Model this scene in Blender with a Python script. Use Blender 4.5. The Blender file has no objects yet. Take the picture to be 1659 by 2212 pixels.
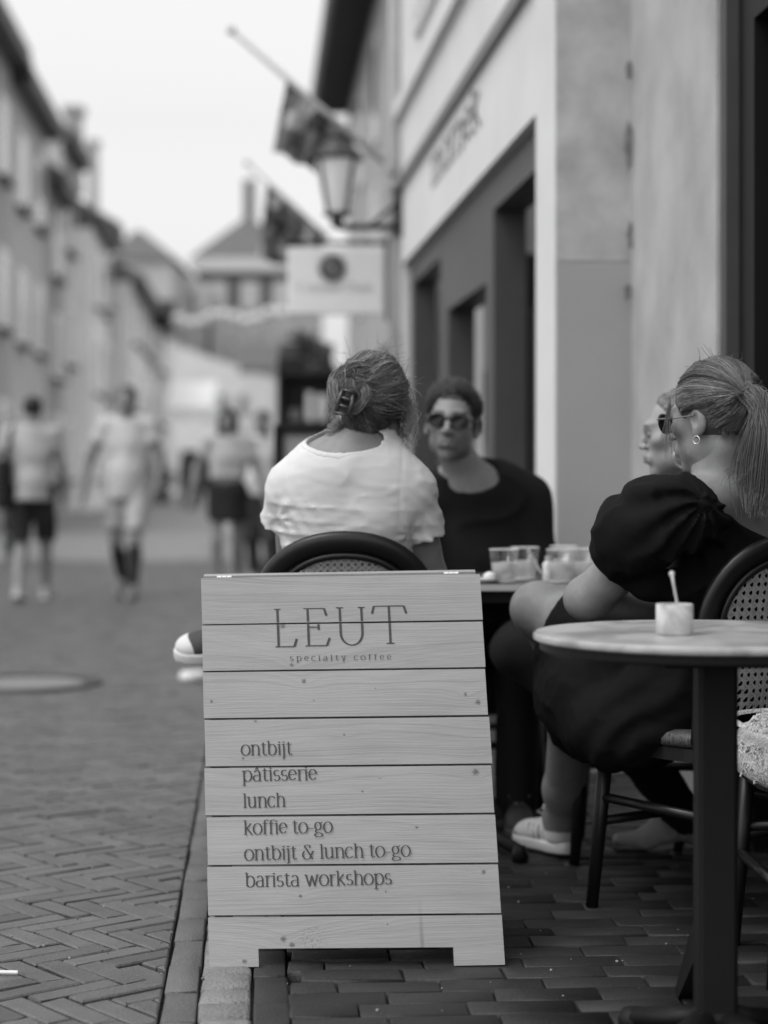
import bpy, math, random
import numpy as np
from mathutils import Vector, Matrix, Quaternion
R = math.radians
random.seed(7); NP = np.random.RandomState(11)
scene = bpy.context.scene
col = scene.collection

# ------------------------------------------------------------------ camera, light, exposure
F, HZ, CX, CH = 4100.0, 1030.0, 829.5, 1.05      # focal length and horizon in pixels of a 1659x2212 picture, eye height
TH = math.atan(274.5 / F)                        # the street runs slightly left of the view
cd = bpy.data.cameras.new('camera'); cam = bpy.data.objects.new('camera', cd); col.objects.link(cam)
cam.location = (0, 0, CH); cam.rotation_euler = (R(90), 0, 0)
cd.sensor_fit = 'VERTICAL'; cd.sensor_height = 36.0; cd.sensor_width = 27.0
cd.lens = F / 2212 * 36.0; cd.shift_y = -76.0 / 2212; cd.clip_end = 3000; cd.clip_start = 0.05
cd.dof.use_dof = True; cd.dof.focus_distance = 4.15; cd.dof.aperture_fstop = 1.75
scene.camera = cam
SUN_EL, SUN_AZ = R(60), R(-125)                   # hazy sun from behind, on the left
w = bpy.data.worlds.new('World'); scene.world = w; w.use_nodes = True
nt = w.node_tree; nt.nodes.clear()
sky = nt.nodes.new('ShaderNodeTexSky'); sky.sky_type = 'NISHITA'; sky.sun_disc = False
sky.sun_elevation = SUN_EL; sky.sun_rotation = SUN_AZ; sky.air_density = 1.8; sky.dust_density = 2.8; sky.ozone_density = 1.0
hs = nt.nodes.new('ShaderNodeHueSaturation'); hs.inputs['Saturation'].default_value = 0.0
bg = nt.nodes.new('ShaderNodeBackground'); bg.inputs['Strength'].default_value = 0.135
wo = nt.nodes.new('ShaderNodeOutputWorld')
nt.links.new(sky.outputs[0], hs.inputs['Color']); nt.links.new(hs.outputs[0], bg.inputs['Color']); nt.links.new(bg.outputs[0], wo.inputs[0])
ld = bpy.data.lights.new('sun', 'SUN'); ld.energy = 0.34; ld.angle = R(25); ld.color = (1, 1, 1)
sun = bpy.data.objects.new('sun', ld); col.objects.link(sun)
sdir = Vector((math.sin(SUN_AZ) * math.cos(SUN_EL), math.cos(SUN_AZ) * math.cos(SUN_EL), math.sin(SUN_EL)))
sun.rotation_euler = sdir.to_track_quat('Z', 'Y').to_euler()
scene.view_settings.view_transform = 'Standard'; scene.view_settings.look = 'None'
scene.view_settings.gamma = 1.0; scene.view_settings.exposure = 0.68
scene.cycles.max_bounces = 8; scene.cycles.transparent_max_bounces = 16

# ------------------------------------------------------------------ coordinates
def P(u, v, d): return Vector(((u - CX) / F * d, d, CH - (v - HZ) / F * d))
def G(u, v): return P(u, v, F * CH / (v - HZ))
cT, sT = math.cos(TH), math.sin(TH)
def S(x, y, z=0.0): return Vector((x * cT - y * sT, x * sT + y * cT, z))   # along / across the street
def Sinv(p): return (p[0] * cT + p[1] * sT, -p[0] * sT + p[1] * cT)

# ------------------------------------------------------------------ materials (a black and white place)
MATS = {}
def nn(t, typ, **kw):
    n = t.nodes.new(typ)
    for k, v in kw.items(): setattr(n, k, v)
    return n
def mat(name, v=0.4, rough=0.6, var=0.15, scale=8.0, bump=0.0, bscale=60.0, spec=0.4, stretch=(1, 1, 1), metal=0.0, attr=None, sheen=0.0, coat=0.0, fine=0.0):
    if name in MATS: return MATS[name]
    m = bpy.data.materials.new(name); m.use_nodes = True; t = m.node_tree; L = t.links.new
    b = t.nodes['Principled BSDF']
    b.inputs['Roughness'].default_value = rough; b.inputs['Metallic'].default_value = metal
    b.inputs['Specular IOR Level'].default_value = spec
    if sheen: b.inputs['Sheen Weight'].default_value = sheen
    if coat: b.inputs['Coat Weight'].default_value = coat
    tc = nn(t, 'ShaderNodeTexCoord'); mp = nn(t, 'ShaderNodeMapping'); mp.inputs['Scale'].default_value = stretch
    L(tc.outputs['Object'], mp.inputs['Vector'])
    val = nn(t, 'ShaderNodeValue'); val.outputs[0].default_value = v; out = val.outputs[0]
    if var:
        no = nn(t, 'ShaderNodeTexNoise'); no.inputs['Scale'].default_value = scale; no.inputs['Detail'].default_value = 6; no.inputs['Roughness'].default_value = 0.6
        L(mp.outputs[0], no.inputs['Vector'])
        mr = nn(t, 'ShaderNodeMapRange'); mr.inputs[1].default_value = 0.25; mr.inputs[2].default_value = 0.75
        mr.inputs[3].default_value = 1 - var; mr.inputs[4].default_value = 1 + var; L(no.outputs[0], mr.inputs[0])
        mu = nn(t, 'ShaderNodeMath', operation='MULTIPLY'); L(out, mu.inputs[0]); L(mr.outputs[0], mu.inputs[1]); out = mu.outputs[0]
    if fine:
        no = nn(t, 'ShaderNodeTexNoise'); no.inputs['Scale'].default_value = bscale * 1.7; no.inputs['Detail'].default_value = 3
        L(mp.outputs[0], no.inputs['Vector'])
        mr = nn(t, 'ShaderNodeMapRange'); mr.inputs[1].default_value = 0.3; mr.inputs[2].default_value = 0.7
        mr.inputs[3].default_value = 1 - fine; mr.inputs[4].default_value = 1 + fine; L(no.outputs[0], mr.inputs[0])
        mu = nn(t, 'ShaderNodeMath', operation='MULTIPLY'); L(out, mu.inputs[0]); L(mr.outputs[0], mu.inputs[1]); out = mu.outputs[0]
    if attr:
        at = nn(t, 'ShaderNodeAttribute'); at.attribute_name = attr
        mu = nn(t, 'ShaderNodeMath', operation='MULTIPLY'); L(out, mu.inputs[0]); L(at.outputs['Fac'], mu.inputs[1]); out = mu.outputs[0]
    cb = nn(t, 'ShaderNodeCombineColor')
    for i in range(3): L(out, cb.inputs[i])
    L(cb.outputs[0], b.inputs['Base Color'])
    if bump:
        no = nn(t, 'ShaderNodeTexNoise'); no.inputs['Scale'].default_value = bscale; no.inputs['Detail'].default_value = 5
        L(mp.outputs[0], no.inputs['Vector'])
        bp = nn(t, 'ShaderNodeBump'); bp.inputs['Strength'].default_value = bump; bp.inputs['Distance'].default_value = 0.01
        L(no.outputs[0], bp.inputs['Height']); L(bp.outputs[0], b.inputs['Normal'])
    MATS[name] = m; return m

# ------------------------------------------------------------------ mesh building
class MB:
    def __init__(s): s.v = []; s.f = []; s.a = []; s.av = 1.0
    def add(s, vs, fs):
        o = len(s.v); s.v += [tuple(p) for p in vs]; s.f += [tuple(i + o for i in f) for f in fs]; s.a += [s.av] * len(vs); return s
    def box(s, c, size, M=None, bev=0.0):
        hx, hy, hz = size[0] / 2, size[1] / 2, size[2] / 2
        if bev <= 0:
            vs = [Vector((x, y, z)) for x in (-hx, hx) for y in (-hy, hy) for z in (-hz, hz)]
            fs = [(0, 1, 3, 2), (4, 6, 7, 5), (0, 4, 5, 1), (2, 3, 7, 6), (0, 2, 6, 4), (1, 5, 7, 3)]
        else:
            b = min(bev, hx * .49, hy * .49, hz * .49); vs = []; idx = {}
            for sx in (-1, 1):
                for sy in (-1, 1):
                    for sz in (-1, 1):
                        for ax in range(3):
                            q = [sx * hx, sy * hy, sz * hz]
                            for j in range(3):
                                if j != ax: q[j] -= (sx, sy, sz)[j] * b
                            idx[(sx, sy, sz, ax)] = len(vs); vs.append(Vector(q))
            I = lambda a, b_, c_, d: idx[(a, b_, c_, d)]
            fs = []
            for ax in range(3):
                for sg in (-1, 1):
                    o1, o2 = [j for j in range(3) if j != ax]; q = []
                    for s1, s2 in ((-1, -1), (1, -1), (1, 1), (-1, 1)):
                        k = [0, 0, 0]; k[ax] = sg; k[o1] = s1; k[o2] = s2; q.append(I(k[0], k[1], k[2], ax))
                    flip = (sg < 0) ^ (ax == 1)
                    fs.append(tuple(reversed(q)) if flip else tuple(q))
            for ax in range(3):
                o1, o2 = [j for j in range(3) if j != ax]
                for s1 in (-1, 1):
                    for s2 in (-1, 1):
                        k0 = [0, 0, 0]; k0[ax] = -1; k0[o1] = s1; k0[o2] = s2; k1 = list(k0); k1[ax] = 1
                        fs.append((I(*k0, o1), I(*k1, o1), I(*k1, o2), I(*k0, o2)))
            for sx in (-1, 1):
                for sy in (-1, 1):
                    for sz in (-1, 1): fs.append((I(sx, sy, sz, 0), I(sx, sy, sz, 1), I(sx, sy, sz, 2)))
        c = Vector(c)
        vs = [(M @ p if M else p) + c for p in vs]
        return s.add(vs, fs)
    def tube(s, pts, r, n=10, cap=True, closed=False, up=None):
        pts = [Vector(p) for p in pts]; m = len(pts)
        rs = r if isinstance(r, (list, tuple)) else [r] * m
        vs = []; fs = []; prev = None
        for i, p in enumerate(pts):
            if closed: t = pts[(i + 1) % m] - pts[i - 1]
            else: t = pts[min(i + 1, m - 1)] - pts[max(i - 1, 0)]
            t.normalize()
            if prev is None:
                a = Vector(up) if up else (Vector((0, 0, 1)) if abs(t.z) < 0.9 else Vector((1, 0, 0)))
            else: a = prev
            a = (a - t * a.dot(t)).normalized(); prev = a; b = t.cross(a)
            for k in range(n):
                an = 2 * math.pi * k / n
                rr = rs[i]; ra, rb = (rr if isinstance(rr, (tuple, list)) else (rr, rr))
                vs.append(p + a * math.cos(an) * ra + b * math.sin(an) * rb)
        seg = m if closed else m - 1
        for i in range(seg):
            j = (i + 1) % m
            for k in range(n):
                k2 = (k + 1) % n; fs.append((i * n + k, i * n + k2, j * n + k2, j * n + k))
        if cap and not closed:
            fs.append(tuple(reversed(range(n)))); fs.append(tuple((m - 1) * n + k for k in range(n)))
        return s.add(vs, fs)
    def lathe(s, c, prof, n=32, axis=None, closed=False):
        c = Vector(c); vs = []; fs = []
        q = Vector((0, 0, 1)).rotation_difference(Vector(axis)) if axis is not None else Quaternion()
        for (r, z) in prof:
            for k in range(n):
                an = 2 * math.pi * k / n; vs.append(q @ Vector((max(r, 1e-5) * math.cos(an), max(r, 1e-5) * math.sin(an), z)) + c)
        for i in range(len(prof) - 1):
            for k in range(n):
                k2 = (k + 1) % n; fs.append((i * n + k, i * n + k2, (i + 1) * n + k2, (i + 1) * n + k))
        return s.add(vs, fs)
    def prism(s, poly, fn, t):                       # polygon (x, y) -> fn(x, y, depth), extruded from depth 0 to t
        n = len(poly); a = [fn(x, y, 0) for x, y in poly]; b = [fn(x, y, t) for x, y in poly]
        fs = [tuple(range(n)), tuple(reversed(range(n, 2 * n)))] + [(i, i + n, (i + 1) % n + n, (i + 1) % n) for i in range(n)]
        return s.add(a + b, fs)
    def quad(s, a, b, c, d): return s.add([a, b, c, d], [(0, 1, 2, 3)])
    def build(s, name, m, parent=None, smooth=False, kind=None, attr=False):
        me = bpy.data.meshes.new(name); me.from_pydata([tuple(p) for p in s.v], [], s.f)
        if attr:
            at = me.attributes.new('tone', 'FLOAT', 'POINT'); at.data.foreach_set('value', s.a)
        return link(name, me, m, parent, smooth, kind)
XF = {}
def link(name, me, m, parent=None, smooth=False, kind=None):
    me.materials.append(m); me.validate(); me.update()
    if smooth: me.polygons.foreach_set('use_smooth', [True] * len(me.polygons))
    o = bpy.data.objects.new(name, me); col.objects.link(o)
    if parent is not None:
        o.parent = parent; o.matrix_parent_inverse = XF.get(parent.name, Matrix()).inverted()
    if kind: o['kind'] = kind
    return o
def thing(name, label, cat, loc=(0, 0, 0), rz=0.0, group=None):
    o = bpy.data.objects.new(name, None); col.objects.link(o); o.empty_display_size = 0.1
    o.location = loc; o.rotation_euler = (0, 0, rz); XF[o.name] = Matrix.Translation(Vector(loc)) @ Matrix.Rotation(rz, 4, 'Z')
    return tag(o, label, cat, group)
def tag(o, label, cat, group=None):
    o['label'] = label; o['category'] = cat
    if group: o['group'] = group
    return o
def copy_thing(root, loc, rz, label, group=None):
    r = root.copy(); col.objects.link(r); r.location = loc; r.rotation_euler = (0, 0, rz); r['label'] = label
    if group: r['group'] = group
    for ch in list(root.children):
        c = ch.copy(); col.objects.link(c); c.parent = r
        for g in list(ch.children):
            k = g.copy(); col.objects.link(k); k.parent = c
    return r
def arr_mesh(name, V, Fq, m, parent=None, smooth=False, kind=None, tone=None):
    me = bpy.data.meshes.new(name); V = np.asarray(V, np.float32); Fq = np.asarray(Fq, np.int32)
    k = Fq.shape[1]
    me.vertices.add(len(V)); me.vertices.foreach_set('co', V.ravel())
    me.loops.add(Fq.size); me.loops.foreach_set('vertex_index', Fq.ravel())
    me.polygons.add(len(Fq)); me.polygons.foreach_set('loop_start', np.arange(0, Fq.size, k, dtype=np.int32)); me.polygons.foreach_set('loop_total', np.full(len(Fq), k, np.int32))
    me.update(calc_edges=True)
    if tone is not None:
        at = me.attributes.new('tone', 'FLOAT', 'POINT'); at.data.foreach_set('value', np.asarray(tone, np.float32))
    return link(name, me, m, parent, smooth, kind)

# ------------------------------------------------------------------ the ground
def brick_mesh(cs, dirs, Ls, Ws, tones, gap=0.005, ch=0.004, zj=0.0015, depth=0.03, bow=0.002):
    """cs centres (n,2), dirs (n,2) unit long axis; one chamfered brick each"""
    n = len(cs); cs = np.array(cs); dirs = np.array(dirs); Ls = np.array(Ls); Ws = np.array(Ws)
    nrm = np.stack([-dirs[:, 1], dirs[:, 0]], 1)
    z0 = NP.normal(0, zj * .75, n); tx = NP.normal(0, 0.006, n); ty = NP.normal(0, 0.011, n)
    V = np.zeros((n, 12, 3)); k = 0
    for ring in range(3):
        for sx, sy in ((-1, -1), (1, -1), (1, 1), (-1, 1)):
            ins = (gap / 2 + ch) if ring == 0 else gap / 2
            a = sx * (Ls / 2 - ins) + NP.normal(0, bow, n) * (ring < 2); b = sy * (Ws / 2 - ins) + NP.normal(0, bow * .7, n) * (ring < 2)
            V[:, k, 0] = cs[:, 0] + dirs[:, 0] * a + nrm[:, 0] * b; V[:, k, 1] = cs[:, 1] + dirs[:, 1] * a + nrm[:, 1] * b
            V[:, k, 2] = z0 + a * tx + b * ty + (0 if ring == 0 else (-ch * .8 if ring == 1 else -depth)); k += 1
    q = []
    for i in range(4):
        j = (i + 1) % 4; q.append((i, 4 + i, 4 + j, j)); q.append((4 + i, 8 + i, 8 + j, 4 + j))
    q = [(0, 1, 2, 3)] + [tuple(reversed(x)) if False else x for x in q]
    Fq = (np.arange(n)[:, None, None] * 12 + np.array(q)[None]).reshape(-1, 4)
    return V.reshape(-1, 3), Fq, np.repeat(tones, 12)
bA, bA2, bB = Sinv(G(339.6, 2212))[0], Sinv(G(437, 1688))[0], Sinv(G(416, 2212))[0]
XA = (bA + bA2) / 2; XB = XA + 0.072; XC = XB + 0.108
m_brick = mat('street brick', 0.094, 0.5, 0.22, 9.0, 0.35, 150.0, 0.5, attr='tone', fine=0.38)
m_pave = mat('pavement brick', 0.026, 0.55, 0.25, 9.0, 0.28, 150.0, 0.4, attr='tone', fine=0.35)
m_sett = mat('pale setts', 0.20, 0.6, 0.25, 14.0, 0.6, 120.0, 0.4, attr='tone', fine=0.15)
m_soil = mat('joint sand', 0.05, 0.9, 0.3, 30.0)
m_far = mat('far paving', 0.19, 0.5, 0.12, 1.5, 0.2, 60.0, 0.45)  # far road paler than the near bricks: distant glare painted into its colour
g = MB(); g.quad((-400, -60, -0.03), (400, -60, -0.03), (400, 900, -0.03), (-400, 900, -0.03)); g.build('ground', m_soil, kind='structure')
def herring(L, W, ang, x0, x1, y0, y1):
    ca, sa = math.cos(ang), math.sin(ang); cs = []; ds = []; ext = 30
    ni = int(ext / W); nj = int(ext / L)
    cx, cy = (x0 + x1) / 2, (y0 + y1) / 2
    for i in range(-ni, ni):
        for j in range(-nj, nj):
            bx, by = i * W + j * L, i * W - j * L
            for (px, py, dx, dy) in ((bx + L / 2, by + W / 2, 1, 0), (bx + L + W / 2, by + W - L / 2, 0, 1)):
                X = cx + px * ca - py * sa; Y = cy + px * sa + py * ca
                if x0 < X < x1 and y0 < Y < y1: cs.append((X, Y)); ds.append((dx * ca - dy * sa, dx * sa + dy * ca))
    return cs, ds
cs, ds = herring(0.204, 0.062, R(-50) - TH, -6.2, XA + 0.12, 2.6, 24.0)
full = []; cut = []
for (x, y), (dx, dy) in zip(cs, ds):
    ex = abs(dx) * .102 + abs(dy) * .031
    if x + ex < XA - .004: full.append((x, y, dx, dy))
    elif x - ex < XA - .012: cut.append((x, y, dx, dy))
W2 = []; dd = []
for x, y, dx, dy in full: p = S(x, y); W2.append((p.x, p.y)); dd.append((dx * cT - dy * sT, dx * sT + dy * cT))
n = len(full); tn = np.clip(NP.normal(1.0, 0.12, n), .65, 1.4); tn[NP.rand(n) < 0.03] *= 0.72
V, Fq, T = brick_mesh(W2, dd, [0.204] * n, [0.062] * n, tn, gap=0.0075, ch=.004, bow=.0026)
V = [tuple(q) for q in V]; Fc = [tuple(int(i) for i in q) for q in Fq]; T = list(T)
def clip_poly(P_, lim):
    out = []
    for i in range(len(P_)):
        a, b = P_[i], P_[(i + 1) % len(P_)]
        if a[0] <= lim: out.append(a)
        if (a[0] <= lim) != (b[0] <= lim): k = (lim - a[0]) / (b[0] - a[0]); out.append((lim, a[1] + (b[1] - a[1]) * k))
    return out
for x, y, dx, dy in cut:                             # bricks cut to the kerb row
    z0 = NP.normal(0, .0015); tone = NP.normal(1, .1); rings = []
    for ins, zz, lim in ((.0078, 0, XA - .008), (.0038, -.0032, XA - .0042)):
        h, k = .102 - ins, .031 - ins
        rings.append((clip_poly([(x + dx * a - dy * b, y + dy * a + dx * b) for a, b in ((-h, -k), (h, -k), (h, k), (-h, k))], lim), zz + z0))
    if len(rings[1][0]) < 3: continue
    if len(rings[0][0]) != len(rings[1][0]): rings[0] = (rings[1][0], z0 - .001)
    m_ = len(rings[0][0]); o = len(V)
    for pl, zz in rings + [(rings[1][0], -.03)]:
        for q in pl: p = S(q[0], q[1], zz); V.append((p.x, p.y, p.z)); T.append(tone)
    Fc.append(tuple(range(o, o + m_)))
    for r_ in range(2):
        for i in range(m_): j = (i + 1) % m_; Fc.append((o + r_ * m_ + i, o + (r_ + 1) * m_ + i, o + (r_ + 1) * m_ + j, o + r_ * m_ + j))
me = bpy.data.meshes.new('street'); me.from_pydata(V, [], Fc)
me.attributes.new('tone', 'FLOAT', 'POINT').data.foreach_set('value', np.asarray(T, np.float32)); link('street', me, m_brick, kind='structure')
def course(x0, x1, y0, y1, L, W, along, mtl, name, gap=0.006, stag=0.5, ch=0.004, tv=0.1, zj=0.0015):
    cs = []; ds = []; 
    if along:                                        # bricks lie along the street
        y = y0
        while y < y1: cs.append(((x0 + x1) / 2, y + L / 2)); ds.append((0, 1)); y += L
    else:
        y = y0; r = 0
        while y < y1:
            x = x0 - (r % 2) * L * stag + (0.03 * math.sin(r * 2.3))
            while x < x1:
                a, b = max(x, x0), min(x + L, x1)
                if b - a > 0.03: cs.append(((a + b) / 2, y + W / 2, b - a)); ds.append((1, 0))
                x += L
            y += W; r += 1
    ls = [c[2] if len(c) > 2 else L for c in cs]; n = len(cs)
    W2 = []; dd = []
    for c, d in zip(cs, ds):
        p = S(c[0], c[1]); W2.append((p.x, p.y)); dd.append((d[0] * cT - d[1] * sT, d[0] * sT + d[1] * cT))
    tn = np.clip(NP.normal(1.0, tv, n), .6, 1.5)
    V, Fq, T = brick_mesh(W2, dd, ls, [W] * n, tn, gap=gap, ch=ch, zj=zj)
    return arr_mesh(name, V, Fq, mtl, kind='structure', tone=T)
course(XA, XB, 2.4, 24, 0.213, XB - XA, True, m_brick, 'kerb_strip', ch=.003)
course(XB, XC, 2.4, 24, 0.108, XC - XB, True, m_sett, 'gutter_strip', ch=0.008, tv=0.14, zj=0.002)
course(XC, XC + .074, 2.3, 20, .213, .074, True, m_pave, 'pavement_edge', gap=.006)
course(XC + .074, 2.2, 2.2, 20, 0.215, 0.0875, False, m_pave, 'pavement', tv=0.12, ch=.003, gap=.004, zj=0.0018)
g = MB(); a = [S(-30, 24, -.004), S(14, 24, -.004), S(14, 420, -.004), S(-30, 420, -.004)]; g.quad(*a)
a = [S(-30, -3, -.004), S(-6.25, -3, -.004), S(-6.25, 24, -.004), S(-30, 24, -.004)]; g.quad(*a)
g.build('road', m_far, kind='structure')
# manhole cover out on the street
mc = G(48, 1478)
t = thing('manhole_cover', 'round pale manhole cover with dark rim set in the brick street', 'manhole cover', mc)
b = MB(); b.lathe(mc, [(0.0, .006), (.31, .006), (.318, .004), (.318, -.02)], 40); b.build('lid', mat('pale iron', .20, .5, .3, 20, .5, 80), t)
b = MB(); b.lathe(mc, [(.322, -.02), (.322, .012), (.40, .014), (.41, -.02)], 40); b.build('rim', mat('dark iron', .045, .6, .2), t)
b = MB()
p = G(20, 2106); b.tube([p + Vector((-.07, .003, .006)), p + Vector((.019, -.003, .006))], .0042, 8)
tag(b.build('paper_straw', mat('white paper', .75, .6, .05)), 'thin white paper stick lying on the herringbone bricks at left', 'litter')
p = G(412, 1472); b = MB(); rr = random.Random(4)
for k in range(2): b.lathe(p + Vector((.03 * k, .02 * k, .02)), [(.001, .035), (.05, .03), (.065, .0), (.05, -.018), (.001, -.02)], 9)
tag(b.build('crumpled_napkin', mat('white paper', .75), smooth=True), 'small crumpled white napkin on the street below the raised sneaker', 'litter')

# grit and small stones in the joints
b = MB(); rr = random.Random(21)
for _ in range(420):
    q = S(rr.uniform(-2.2, 1.4), rr.uniform(3.2, 7.5)); r_ = rr.uniform(.0012, .0045); b.av = rr.uniform(.5, 1.6); ra = rr.uniform(0, 3)
    b.lathe(q + Vector((0, 0, .001)), [(.0001, r_ * .9), (r_ * .8, r_ * .5), (r_, 0), (.0001, -r_)], rr.choice((4, 5)), axis=(rr.uniform(-.3, .3), rr.uniform(-.3, .3), 1))
b.build('grit', mat('grit', .22, .9, .3, 50, attr='tone'), kind='stuff', attr=True)

# ------------------------------------------------------------------ buildings on the right
def stucco(name, v, var=.12, sc=2.5): return mat(name, v, 0.85, var, sc, 0.25, 90.0, 0.2)
class Facade:                                        # a vertical plane: s runs along it, n out of it
    def __init__(s, p0, d, n): s.p = Vector((p0[0], p0[1], 0)); s.d = Vector((d[0], d[1], 0)).normalized(); s.n = Vector((n[0], n[1], 0)).normalized()
    def at(s, a, z, o=0.0): return s.p + s.d * a + s.n * o + Vector((0, 0, z))
    def hit(s, u, v=HZ):
        k = (u - CX) / F; q = s.p; den = s.d.x - k * s.d.y
        a = (k * q.y - q.x) / den; dep = q.y + s.d.y * a
        return a, CH - (v - HZ) / F * dep
    def box(s, b, a0, a1, z0, z1, o0, o1):
        pts = [s.at(a, z, o) for a in (a0, a1) for z in (z0, z1) for o in (o0, o1)]
        return b.add(pts, [(0, 1, 3, 2), (4, 6, 7, 5), (0, 4, 5, 1), (2, 3, 7, 6), (0, 2, 6, 4), (1, 5, 7, 3)])
    def quad(s, b, pts, o): return b.add([s.at(a, z, o) for a, z in pts], [tuple(range(len(pts)))])
def vp_dir(vu): return Vector(((vu - CX) / F, 1, 0)).normalized()
m_fb = stucco('cream render', .68, .06); m_fp = stucco('weathered render', .42, .32, 5.0); m_fl = stucco('smooth lower render', .36, .06, 1.5)
m_frame = mat('dark shopfront paint', .075, .45, .15, 3.0); m_glass = mat('dark glass', .012, .08, 0, spec=.6); m_black = mat('black paint', .009, .5, .1)
m_black.node_tree.nodes['Principled BSDF'].inputs['Specular IOR Level'].default_value = .2
# --- shop next door (its side face looks at us)
c0 = P(1198, HZ, 6.75); e = vp_dir(461); nrm = Vector((-e.y, e.x, 0))
FBF = Facade(c0, e, nrm)
def fs(x, y): u = (960 + x / 1.728) / 1.157; v = y / 1.728 / 1.157; return FBF.hit(u, v)
sP = fs(655, 490)[0]; sE = FBF.hit(866)[0]; zB = (fs(655, 490)[1] + fs(100, 1120)[1]) / 2
zC = (fs(600, 0)[1] + fs(75, 800)[1]) / 2; zC2 = (fs(340, 0)[1] + fs(70, 480)[1]) / 2
HB = 8.6
t = thing('shop_building', 'pale rendered shop with dark wooden shopfront, seen sharply from the side', 'building', FBF.at(2, 0))
b = MB(); FBF.box(b, 0, sP, 0, HB, -.25, 0); FBF.box(b, sP, sE, zB, HB, -.25, 0); FBF.box(b, 0, .1, 0, HB, -5, -.25)
FBF.box(b, sE - .12, sE, 0, zB, -.25, 0)
wall = b.build('wall', m_fb, t)
b = MB(); FBF.box(b, sP, sE, zC - .03, zC + .03, 0, .035); b.build('cornice', mat('grey moulding', .22, .6, .1), wall)
b = MB(); FBF.box(b, sP - .3, sE, zC2 - .04, zC2 + .05, 0, .05); b.build('string_course', m_fb, wall)
for k, a0 in enumerate((sP + .8, sP + 3.0)):
    b = MB(); FBF.box(b, a0, a0 + 1.1, zC2 + .25, zC2 + 2.2, .001, .03); wn = b.build('window', mat('white paint', .6, .5, .04), t)
    b = MB(); FBF.box(b, a0 + .09, a0 + 1.01, zC2 + .34, zC2 + 2.1, .03, .034); b.build('pane', mat('grey glass', .25, .1, 0, spec=.6), wn)
b = MB(); FBF.box(b, -.002, .004, 0, 0.01, -.001, 0)
# the end wall: rough above, smooth and darker below
e_end = FBF.d * -1
b = MB(); zJ = 1.05 + (HZ - 562) * 6.72 / F
def endbox(b, x0, x1, z0, z1, o):
    pts = [FBF.p + FBF.n * -x + FBF.d * -oo + Vector((0, 0, z)) for x in (x0, x1) for z in (z0, z1) for oo in (0.0, o)]
    return b.add(pts, [(0, 1, 3, 2), (4, 6, 7, 5), (0, 4, 5, 1), (2, 3, 7, 6), (0, 2, 6, 4), (1, 5, 7, 3)])
endbox(b, 0.004, .9, zJ, HB, .02); b.build('upper_end_wall', m_fp, t)
b = MB(); endbox(b, 0.004, .9, 0, zJ - .004, .03); b.build('lower_end_wall', m_fl, t)
rr = random.Random(9)
for (u, v0, v1, wd) in ((1360, 128, 175, 9), (1359, 262, 375, 12), (1362, 478, 540, 8), (1356, 610, 650, 10)):
    b = MB(); n = 18; cu, cv_ = u, (v0 + v1) / 2; poly = []
    for k in range(n): q = 6.283 * k / n; poly.append((min(1366, cu + wd * math.cos(q) * rr.uniform(.6, 1.2)), cv_ + (v1 - v0) / 2 * math.sin(q) * rr.uniform(.75, 1.1)))
    b.prism(poly, lambda x, y, o: P(x, y, 6.72 - .022) + Vector((0, -o, 0)), .002); b.build('bare_patch', mat('bare dark render', .17, .9, .5, 40), t)
# shopfront
b = MB(); o_f = -.05
opens = []
for (xa, ya, xb, yb) in ((90, 1210, 205, 1125), (235, 1330, 395, 1230), (425, 905, 645, 690)):
    s1, z1 = fs(xa, ya); s2, z2 = fs(xb, yb); opens.append((min(s1, s2), max(s1, s2), (z1 + z2) / 2))
opens.sort()
edge = sP
for (a0, a1, zt) in opens:
    FBF.box(b, edge, a0, 0, zB, -.2, o_f); FBF.box(b, a0, a1, zt, zB, -.2, o_f); edge = a1
FBF.box(b, edge, sE - .12, 0, zB, -.2, o_f)
sf = b.build('shopfront', m_frame, t)
b = MB()
for (a0, a1, zt) in opens: FBF.box(b, a0 - .02, a1 + .02, 0.0, zt + .02, -.60, -.5)
b.build('pane', m_glass, sf)
a0, a1, zt = opens[0]
b = MB(); FBF.box(b, a0 + .02, a0 + .30, 0.02, zt - .35, -.46, -.40)
FBF.box(b, a0 + .02, a1, zt - .35, zt - .27, -.46, -.40); b.build('door', mat('grey door frame', .07, .4, .1), t)
# --- stroke lettering
def arc(cx, cy, rx, ry, a0, a1, n=14): return [(cx + rx * math.cos(R(a0 + (a1 - a0) * i / n)), cy + ry * math.sin(R(a0 + (a1 - a0) * i / n))) for i in range(n + 1)]
def ln(*p):
    out = []
    for (x0, y0), (x1, y1) in zip(p[:-1], p[1:]):
        n = max(2, int(math.hypot(x1 - x0, y1 - y0) / .05)); out += [(x0 + (x1 - x0) * i / n, y0 + (y1 - y0) * i / n) for i in range(n + (1 if (x1, y1) == p[-1] else 0))]
    return out
X = .62                                               # x height; cap/ascender 1.0+, descender -.38
def ser(x, y, w=.115): return ln((x - w, y), (x + w, y))
def stem(x, y0, y1, foot=True, flag=True, w=.115):
    o = [ln((x, y0), (x, y1))]
    if foot: o.append(ser(x, y0 + .01, w))
    if flag: o.append(ln((x - .12, y1 - .05), (x, y1 - .005)))
    return o
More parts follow.
